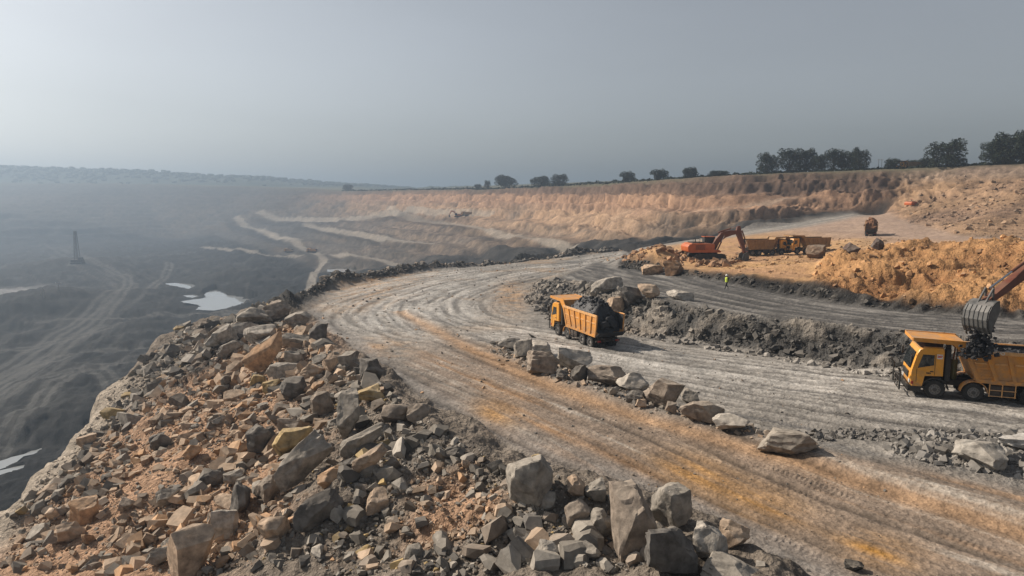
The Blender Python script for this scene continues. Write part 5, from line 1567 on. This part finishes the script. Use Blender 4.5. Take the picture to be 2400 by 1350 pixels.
    for s in (-1, 1):
        ln.tube(lk + Vector((0, s * .2, 0)), T - sd * .35 + Vector((0, s * .2, 0)), .06)
    ca, sa = math.cos(bucket_ang), math.sin(bucket_ang)
    def bk(x, z): return (T.x + x * ca - z * sa, T.z + x * sa + z * ca)
    for s in (-1, 1): ln.tube(lk + Vector((0, s * .2, 0)), Vector((bk(.5, .12)[0], s * .2, bk(.5, .12)[1])), .06)
    ln.obj('bucket_link', M_STEEL, stick)
    # bucket: curved shell; local x away from the pin along the back, z opening side
    prof = [(-.12, .10), (.25, .22), (.62, .20), (1.0, .02), (1.28, -.32), (1.38, -.75), (1.30, -1.20)]
    inn = [(p[0] - .06 * (1 if p[0] > .2 else 0), p[1] - .07) for p in prof]
    wv = .70 * big
    mb = MB()
    outer = [bk(*p) for p in prof]; inner = [bk(*p) for p in inn]
    for i in range(len(prof) - 1):
        mb.prism([outer[i], outer[i + 1], inner[i + 1], inner[i]], -wv, wv)
    for s in (-1, 1):
        mb.prism(outer + [bk(.0, -.45)], s * wv, s * (wv - .06))
    bucket = mb.obj('bucket', M_STEEL, root)
    rb = MB()
    for k in range(6):                                      # wear bars on the back
        y = -wv * .85 + wv * 1.7 * k / 5
        for i in range(2, len(prof) - 1):
            a_, b2 = Vector((outer[i][0], y, outer[i][1])), Vector((outer[i + 1][0], y, outer[i + 1][1]))
            t = (b2 - a_).normalized(); n_ = Vector((-t.z, 0, t.x)); m_ = (a_ + b2) / 2
            rot = Matrix((t, Vector((0, 1, 0)), n_)).transposed()
            rb.box(m_, ((b2 - a_).length, .07, .07), rot)
    rb.obj('wear_bars', M_STEEL, bucket)
    for k in range(5):
        y = -wv * .9 + wv * 1.8 * k / 4
        p = Vector((bk(1.30, -1.20)[0], y, bk(1.30, -1.20)[1])); e_ = Vector((bk(1.22, -1.52)[0], y, bk(1.22, -1.52)[1]))
        MB().tube(p, e_, .08, 6, .03).obj('tooth', M_STEEL, bucket)
    tag(root, label, 'excavator', 'orange tracked excavators')
    return root
# working on the platform
e1 = excavator('orange tracked excavator reaching right into the open truck on the platform', M_EXC, M_EXD, (4.3, 3.75), (5.3, .95), R(-75))  # arm takes the darker paint in place of shade
p = hit(1655, 611)
place(e1, (p.x, p.y, ground_avg(p)), R(6)); e1.scale = (1.3, 1.3, 1.3)
# loading the near truck: only its arm reaches into the picture
tipw = Vector(U(2310, 708, 38.5))
base_e = Vector((39.5, 45.5, 0)); base_e.z = ground(base_e.x, base_e.y)
dx = Vector((tipw.x - base_e.x, tipw.y - base_e.y)); yaw = math.atan2(dx.y, dx.x)
reach = dx.length; tz = tipw.z - base_e.z
e2 = excavator('dark red excavator arm with grey ribbed bucket emptying coal over the truck at the right', M_EXC, M_EXD, (reach - 5.4, tz + 2.1), (reach, tz), R(-28), R(40), 1.0)
place(e2, base_e, yaw)
# far one, only its arm shows above the heaps
e3 = excavator('small far excavator whose arm shows on the tan slope below the rim', M_EXC, M_EXC, (4.2, 4.4), (6.6, 2.2), R(-60))
p = hit(2150, 474); place(e3, (p.x, p.y + 1.5, ground(p.x, p.y + 1.5) - 2.6), R(20))
e4 = excavator('tiny reddish excavator beside a tiny truck on the far hazy bench', M_EXC, M_EXC, (4.6, 4.6), (6.4, 1.6), R(-70))
p = hit(1072, 509); place(e4, (p.x, p.y, p.z), R(170))
# coal sliding out of the raised bucket
def falling_coal():
    g = np.random.default_rng(31)
    Vs, Fs, off = [], [], 0
    q_ = Vector(U(2300, 760, 38.3)); zb_ = marked.location.z + 2.75
    for k in range(520):
        t = g.random()
        z = q_.z + (zb_ - q_.z) * t
        s = g.uniform(.04, .17)
        rv, rf = rock_shape(int(g.integers(1e6)), 1, 7, (s, s * .8, s * .75), 0)
        sp = .16 + .26 * t
        Vs.append(rv + np.array((q_.x + g.normal() * sp, q_.y + g.normal() * sp * .8, z))); Fs.append(rf + off); off += len(rv)
    o = link('falling_coal', mesh_from('falling_coal', np.concatenate(Vs), np.concatenate(Fs), M_COAL, False))
    tag(o, 'black coal pouring from the bucket into the truck bin', 'coal', kind='stuff')
falling_coal()
# ------------------------------------------------------------------ the worker on the bench track
M_SKIN = noisy_mat('skin', (.20, .11, .07), .6, .1, 8, .3)
M_TROU = noisy_mat('dark_trousers', (.012, .012, .014), .9, .2, 8, .2)
M_SHIRT = noisy_mat('dark_shirt', (.05, .055, .05), .9, .2, 8, .2)
M_VEST = noisy_mat('hi_vis_vest', (.48, .58, .07), .7, .12, 8, .3)
def worker():
    p = hit(1703, 678)
    root = empty('person', p, R(200))
    J = {'pel': (0, 0, .93), 'sp': (.02, 0, 1.15), 'ch': (.03, 0, 1.38), 'nk': (.04, 0, 1.52), 'hd': (.07, 0, 1.62), 'tp': (.07, 0, 1.74),
         'hl': (0, .09, .90), 'kl': (.20, .10, .50), 'al': (.32, .10, .09), 'tl': (.46, .11, .04), 'hr': (0, -.09, .90), 'kr': (-.06, -.10, .50), 'ar': (-.32, -.10, .13), 'tr': (-.22, -.11, .04),
         'sl': (.03, .19, 1.43), 'el': (-.10, .25, 1.17), 'wl': (.02, .24, .93), 'fl': (.06, .24, .85), 'sr': (.03, -.19, 1.43), 'er': (.10, -.25, 1.17), 'wr': (.30, -.22, 1.02), 'fr': (.38, -.21, 1.0)}
    Rr = {'pel': .14, 'sp': .135, 'ch': .155, 'nk': .06, 'hd': .095, 'tp': .085, 'hl': .095, 'kl': .065, 'al': .045, 'tl': .04, 'hr': .095, 'kr': .065, 'ar': .045, 'tr': .04,
          'sl': .075, 'el': .05, 'wl': .036, 'fl': .04, 'sr': .075, 'er': .05, 'wr': .036, 'fr': .04}
    E_ = [('pel', 'sp'), ('sp', 'ch'), ('ch', 'nk'), ('nk', 'hd'), ('hd', 'tp'), ('pel', 'hl'), ('hl', 'kl'), ('kl', 'al'), ('al', 'tl'), ('pel', 'hr'), ('hr', 'kr'), ('kr', 'ar'), ('ar', 'tr'),
          ('ch', 'sl'), ('sl', 'el'), ('el', 'wl'), ('wl', 'fl'), ('ch', 'sr'), ('sr', 'er'), ('er', 'wr'), ('wr', 'fr')]
    K = list(J); me = bpy.data.meshes.new('body')
    me.from_pydata([J[k] for k in K], [(K.index(a), K.index(b)) for a, b in E_], [])
    o = link('body', me)
    sk = o.modifiers.new('skin', 'SKIN')
    for i, k in enumerate(K):
        me.skin_vertices[0].data[i].radius = (Rr[k], Rr[k]); me.skin_vertices[0].data[i].use_root = (k == 'pel')
    o.modifiers.new('sub', 'SUBSURF').levels = 2
    o.modifiers['sub'].render_levels = 2
    dg = bpy.context.evaluated_depsgraph_get()
    m2 = bpy.data.meshes.new_from_object(o.evaluated_get(dg)); m2.name = 'body'
    bpy.data.objects.remove(o)
    m2.materials.clear()
    for m in (M_TROU, M_SHIRT, M_SKIN): m2.materials.append(m)
    for f in m2.polygons:
        z = f.center.z; f.use_smooth = True
        f.material_index = 2 if z > 1.53 or (abs(f.center.y) > .18 and z < 1.0) else 1 if z > .95 else 0
    link('body', m2, root)
    mb = MB()                                              # vest: sleeveless shell round the chest
    secs = []
    for z, rx, ry in ((.90, .185, .235), (1.1, .18, .225), (1.3, .195, .235), (1.44, .16, .215), (1.52, .08, .11)):
        secs.append([(.025 + rx * math.cos(2 * math.pi * k / 16), ry * math.sin(2 * math.pi * k / 16), z) for k in range(16)])
    mb.loft(secs); mb.obj('vest', M_VEST, root, True)
    mb = MB(); mb.lathe([(.0001, 1.87), (.06, 1.86), (.11, 1.81), (.135, 1.73), (.175, 1.715), (.175, 1.70), (.0001, 1.70)], 18, axis='Z', c=(.07, 0, 0))
    mb.obj('helmet', M_WHITE, root, True)
    tag(root, 'person in yellow-green vest and white helmet walking on the upper bench track', 'person')
worker()

# ------------------------------------------------------------------ bird on a boulder
def crow():
    p = hit(1228, 800)
    top = [b for b in bpy.data.objects if b.name.startswith('boulder') and b.get('label', '').startswith('pointed grey')][0]
    z = max((top.matrix_world @ v.co).z for v in top.data.vertices) if False else top.location.z + max(v.co.z for v in top.data.vertices)
    v = max(top.data.vertices, key=lambda q_: q_.co.z)
    c, s = math.cos(top.rotation_euler.z), math.sin(top.rotation_euler.z)
    root = empty('crow', (top.location.x + v.co.x * c - v.co.y * s, top.location.y + v.co.x * s + v.co.y * c, z - .01), R(150))
    sec = []
    for x, zc, r in ((-.34, .17, .015), (-.2, .19, .05), (-.05, .22, .085), (.08, .27, .085), (.16, .33, .055), (.22, .38, .05), (.27, .39, .03), (.36, .375, .006)):
        sec.append([(x, r * math.cos(2 * math.pi * k / 12), zc + r * math.sin(2 * math.pi * k / 12)) for k in range(12)])
    MB().loft(sec).obj('body', M_BLK, root, True)
    lg = MB()
    for s in (-1, 1): lg.tube((.03, s * .04, 0), (.0, s * .04, .17), .009, 6); lg.tube((.0, s * .04, .008), (.08, s * .04, .006), .007, 6)
    lg.obj('legs', M_BLK, root)
    tag(root, 'black crow perched on the pointed grey boulder of the row', 'bird')
crow()

# ------------------------------------------------------------------ trees on the rim
M_LEAF = noisy_mat('leaves', (.022, .032, .018), .8, .35, .9, .2)
M_BARK = noisy_mat('bark', (.05, .042, .034), .95, .3, 3, .1)
def crown_mesh(seed, w, h, base_z, leaves, leaf, lobes):
    g = np.random.default_rng(seed)
    cs = []
    for k in range(lobes):
        a = g.uniform(0, 6.28); rr = math.sqrt(g.random()) * .86
        zc = g.uniform(.10, .84)
        k2 = math.sqrt(max(.08, 1 - ((zc - .45) / .6) ** 2))
        cs.append((rr * k2 * w * .5 * math.cos(a), rr * k2 * w * .5 * math.sin(a), base_z + zc * h, g.uniform(.2, .32) * w * .62, g.uniform(.15, .24) * h * .85))
    pts = []
    for i in range(leaves):
        c = cs[g.integers(lobes)]
        d = g.normal(size=3); d /= np.linalg.norm(d)
        rad = g.uniform(.55, 1.05) ** .6
        pts.append((c[0] + d[0] * c[3] * rad, c[1] + d[1] * c[3] * rad, c[2] + d[2] * c[4] * rad))
    pts = np.array(pts)
    n = g.normal(size=(leaves, 3)); n[:, 2] = np.abs(n[:, 2]) + .3; n /= np.linalg.norm(n, axis=1)[:, None]
    t = np.cross(n, g.normal(size=(leaves, 3))); t /= np.linalg.norm(t, axis=1)[:, None]
    b_ = np.cross(n, t)
    s = leaf * g.uniform(.6, 1.3, size=(leaves, 1))
    V = np.stack([pts - t * s, pts + b_ * s * .55, pts + t * s, pts - b_ * s * .55], 1).reshape(-1, 3)
    me = mesh_from('crown', V, np.arange(leaves * 4).reshape(-1, 4), M_LEAF, False)
    return me, cs
def tree_meshes(seed, w, h, trunk_h):
    me, cs = crown_mesh(seed, w, h - trunk_h * .25, trunk_h * .25, 5200, .27 * w / 9, 34)
    g = np.random.default_rng(seed + 5)
    mb = MB()
    r0 = .035 * h
    mb.tube((0, 0, -.5), (.1, .05, trunk_h), r0, 9, r0 * .7)
    mb.tube((.1, .05, trunk_h), (.15, 0, h * .72), r0 * .7, 8, r0 * .2)
    for c in cs[::2]:
        mb.tube((.1, .05, trunk_h * g.uniform(.7, 1.1)), (c[0] * .85, c[1] * .85, c[2]), r0 * .38, 6, r0 * .1)
    return me, mb.mesh('trunk', M_BARK, True)
KINDS = [tree_meshes(41, 9, 10, 2.0), tree_meshes(42, 10, 9, 1.7), tree_meshes(43, 8, 10.5, 1.6), tree_meshes(44, 11, 9, 2.6)]
def tree(px, top, bot, w, kind, label, D=None, group='trees along the pit rim', extra=0.0):
    """foot at the rim line, apparent top and foot heights and breadth"""
    d = D or float(np.interp(px, RIMPX, RIMD)) + 6 + extra
    a, t = bearing(px, bot)
    x, y = a * d, d
    z = ground(x, y)
    hgt = bearing(px, top)[1] * d - z
    root = empty('tree', (x, y, z), random.uniform(0, 6.28))
    cm, tm = KINDS[kind]
    bh = (10, 9, 10.5, 9)[kind]; bw = (9, 10, 8, 11)[kind]
    sw = w * d / FPX / bw * (1.12 if px < 1700 else .98); sh = hgt / bh * (1.12 if px < 1700 else 1.03)
    for nm, m in (('trunk', tm), ('crown', cm)):
        o = link(nm, m, root); o.scale = (sw, sw, sh)
    tag(root, label, 'tree', group)
RIMPX = [(p[0] / p[1]) * FPX * CP + 1200 for p in rim][::-1]
RIMD = [p[1] for p in rim][::-1]
T_ = tree
T_(1120, 432, 448, 16, 1, 'smallest lone tree at the notch in the far rim, leftmost')
T_(1142, 424, 443, 14, 2, 'small round tree just right of the leftmost rim tree')
T_(1186, 412, 441, 46, 3, 'wide spreading tree right of the two small rim trees')
T_(1268, 414, 438, 44, 1, 'left tree of the close pair in the middle of the rim')
T_(1310, 410, 437, 38, 0, 'right tree of the close pair in the middle of the rim')
T_(1471, 403, 425, 32, 1, 'lone round tree on the rim, first of three spaced evenly')
T_(1546, 398, 421, 38, 1, 'lone round tree on the rim, second of three spaced evenly')
T_(1617, 393, 416, 32, 1, 'lone round tree on the rim, third of three spaced evenly')
T_(1685, 400, 413, 42, 1, 'low bushy tree left of the big tree clump')
T_(1750, 404, 409, 24, 1, 'very low bush just left of the big tree clump')
T_(1798, 358, 407, 54, 0, 'leftmost tree of the big clump on the rim')
T_(1850, 347, 405, 62, 2, 'tall broad tree, second from the left in the big clump')
T_(1888, 348, 404, 52, 0, 'tree with an open crown in the middle of the big clump', extra=4)
T_(1918, 362, 402, 36, 1, 'lower tree in the gap of the big clump')
T_(1952, 348, 401, 48, 2, 'tree right of the gap in the big clump')
T_(1985, 352, 400, 44, 1, 'tree second from the right end of the big clump', extra=5)
T_(2014, 346, 398, 46, 0, 'rightmost tree of the big clump, leaning over the rim')
T_(2091, 370, 395, 34, 1, 'small round tree right of the utility posts')
T_(2135, 374, 394, 44, 1, 'low dark tree left of the tall single tree', extra=12)
T_(2172, 370, 392, 44, 1, 'low tree touching the left of the tall single tree', extra=8)
T_(2218, 326, 390, 92, 0, 'tall single tree with broad crown on the rim at the right')
T_(2330, 330, 386, 74, 2, 'left tree of the dense clump at the right edge of the picture')
T_(2368, 308, 384, 84, 0, 'tallest tree of the dense clump at the right edge')
T_(2412, 304, 382, 80, 2, 'tree cut by the right edge of the picture')
T_(2350, 350, 385, 60, 1, 'low tree in front of the dense clump at the right edge')
T_(816, 433, 446, 22, 1, 'faint lone tree on the hazy rim at the left of the wall', group='trees along the pit rim')
# woodland on the far ridge reads as one mass
def woodland():
    g = np.random.default_rng(77)
    v0, f0 = tiny[0]
    Vs, Fs, off = [], [], 0
    for k in range(1500):
        t = g.random() * (len(ridge) - 1.001); i = int(t); w = t - i
        a, b_ = ridge[i], ridge[i + 1]
        x = a[0] + (b_[0] - a[0]) * w + g.normal() * 5; y = a[1] + (b_[1] - a[1]) * w - abs(g.normal()) * 90 + 6
        s = g.uniform(2.2, 5.0)
        v, f = tiny[g.integers(10)]
        Vs.append(v * np.array((s * 1.3, s * 1.3, s)) + np.array((x, y, ground(x, y) + s * .5))); Fs.append(f + off); off += len(v)
    o = link('woodland', mesh_from('woodland', np.concatenate(Vs), np.concatenate(Fs), M_LEAF, True))
    tag(o, 'hazy woodland covering the far ridge at the left', 'woodland', kind='stuff')
woodland()
def scrub():
    g = np.random.default_rng(78)
    N = 9000
    t = g.random(N) * (len(rim) - 6.001) ; i = t.astype(int); w = (t - i)[:, None]
    Rm = np.array(rim)
    p = Rm[i] * (1 - w) + Rm[i + 1] * w
    k = 1 + g.uniform(2, 14, N) / np.hypot(p[:, 0], p[:, 1])
    x, y = p[:, 0] * k, p[:, 1] * k
    clump = perlin2(t * 9, t * 0, 5)
    z = np.array([ground(a, b_) for a, b_ in zip(x, y)]) + np.clip(g.random(N) * (.5 + 1.6 * np.clip(clump + .1, 0, 1)), 0, 2)
    s = g.uniform(.15, .5, (N, 1)) * (1 + np.hypot(x, y)[:, None] / 500)
    n = g.normal(size=(N, 3)); n /= np.linalg.norm(n, axis=1)[:, None]
    tt_ = np.cross(n, g.normal(size=(N, 3))); tt_ /= np.linalg.norm(tt_, axis=1)[:, None]; bb = np.cross(n, tt_)
    c = np.stack([x, y, z], 1)
    V = np.stack([c - tt_ * s, c + bb * s * .6, c + tt_ * s, c - bb * s * .6], 1).reshape(-1, 3)
    o = link('scrub', mesh_from('scrub', V, np.arange(N * 4).reshape(-1, 4), M_LEAF, False))
    tag(o, 'low scrub along the top of the pit rim', 'scrub', kind='stuff')
scrub()

# ------------------------------------------------------------------ posts and rig
M_POST = noisy_mat('weathered_post', (.14, .13, .12), .8, .2, 3, .2)
def h_post(px, top, bot, label, D=None, two=True):
    p = Vector(hit(px, bot)) if D is None else Vector(U(px, bot, D))
    z = ground(p.x, p.y); h = bearing(px, top)[1] * p.y - z
    root = empty('utility_post', (p.x, p.y, z))
    w = .16 * h
    for s in ((-1, 1) if two else (0,)):
        MB().tube((s * w, 0, -.4), (s * w, 0, h), .022 * h, 8, .016 * h).obj('post', M_POST, root, True)
    MB().box((0, 0, h * .93), (w * 3.4, .02 * h, .03 * h)).obj('crossarm', M_POST, root)
    for s in (-1, 0, 1): MB().tube((s * w * 1.4, 0, h * .945), (s * w * 1.4, 0, h * 1.0), .012 * h, 6).obj('insulator', M_WHITE, root)
    tag(root, label, 'utility post', 'utility posts')
h_post(2062, 373, 396, 'double utility post on the rim between two tree groups', D=262)
h_post(100, 677, 697, 'double utility post on the dark ridge in the pit')
h_post(139, 662, 690, 'single utility post right of the double one in the pit', two=False)
def rig():
    p = hit(182, 618); h = 26
    root = empty('drill_rig', (p.x, p.y, ground(p.x, p.y)))
    m = MB()
    for a, b_ in ((-1, -1), (1, -1), (1, 1), (-1, 1)): m.tube((a * 1.6, b_ * 1.6, 0), (a * .6, b_ * .6, h), .28, 6)
    for k in range(7):
        z = h * k / 7; w = 1.6 - 1.0 * k / 7; w2 = 1.6 - 1.0 * (k + 1) / 7; z2 = h * (k + 1) / 7
        m.tube((-w, -w, z), (w2, -w2, z2), .16, 5); m.tube((w, -w, z), (-w2, -w2, z2), .16, 5)
    m.obj('mast', M_FRAME, root)
    MB().box((0, 0, 1.8), (9, 4, 3.4), bevel=.2).box((2.6, 0, 4.2), (3, 3, 2.2), bevel=.2).obj('machine_body', M_FRAME, root)
    for s in (-1, 1): MB().box((0, s * 2.6, .6), (9, 1.2, 1.4), bevel=.3).obj('track', M_BLK, root)
    tag(root, 'dark drilling rig with a tall mast in the hazy pit', 'drill rig')
rig()

# ------------------------------------------------------------------ ponds
def water_material():
    m, n, l, b = new_mat('pond_water')
    b.inputs['Base Color'].default_value = (.26, .27, .27, 1); b.inputs['Roughness'].default_value = .05; b.inputs['IOR'].default_value = 1.33
    t = n.new('ShaderNodeTexNoise'); t.inputs['Scale'].default_value = .6; tc = n.new('ShaderNodeTexCoord'); l.new(tc.outputs['Object'], t.inputs['Vector'])
    bp = n.new('ShaderNodeBump'); bp.inputs['Strength'].default_value = .03; l.new(t.outputs[0], bp.inputs['Height']); l.new(bp.outputs[0], b.inputs['Normal'])
    return m
M_WATER = water_material()
PL_LAB = ['large pale pond at the foot of the embankment nose', 'shallow pool left of the pale pond', 'thin pale pool below the terraces', 'pool at the left edge, low in the picture',
          'narrow strip of water under the left-edge pool', 'tiny pool beside the pale pond']
for k, (pp, zc) in enumerate(zip(pond_plan, pond_z)):
    g = np.random.default_rng(k)
    bm = bmesh.new()
    out = []
    for a, b_ in zip(pp, pp[1:] + pp[:1]):
        L = math.dist(a[:2], b_[:2])
        for j in range(4):
            w = j / 4; jit = .07 * L * (j > 0)
            out.append((a[0] + (b_[0] - a[0]) * w + g.normal() * jit, a[1] + (b_[1] - a[1]) * w + g.normal() * jit, zc))
    bm.faces.new([bm.verts.new(p) for p in out]); bmesh.ops.triangulate(bm, faces=bm.faces[:])
    for f in bm.faces:
        if f.normal.z < 0: f.normal_flip()
    me = bpy.data.meshes.new('pond'); bm.to_mesh(me); bm.free(); me.materials.append(M_WATER)
    o = link('pond', me); o['kind'] = 'structure'; o['label'] = PL_LAB[k]
# ------------------------------------------------------------------ haze
def haze():
    me = bpy.data.meshes.new('haze')
    bm = bmesh.new(); bmesh.ops.create_cube(bm, size=1); bm.to_mesh(me); bm.free()
    o = link('haze', me)
    zb, zt = -78.0, 95.0
    o.scale = (26000, 26000, zt - zb); o.location = (0, 0, (zb + zt) / 2)
    m = bpy.data.materials.new('haze_air'); m.use_nodes = True
    n, l = m.node_tree.nodes, m.node_tree.links
    n.remove(n['Principled BSDF'])
    v = n.new('ShaderNodeVolumePrincipled')
    v.inputs['Color'].default_value = (.36, .46, .58, 1)
    v.inputs['Density'].default_value = .0007
    v.inputs['Anisotropy'].default_value = .5
    l.new(v.outputs[0], n['Material Output'].inputs['Volume'])
    me.materials.append(m)
    o['kind'] = 'stuff'; o['label'] = 'pale dusty haze hanging over the whole mine'; o['category'] = 'haze'
haze()
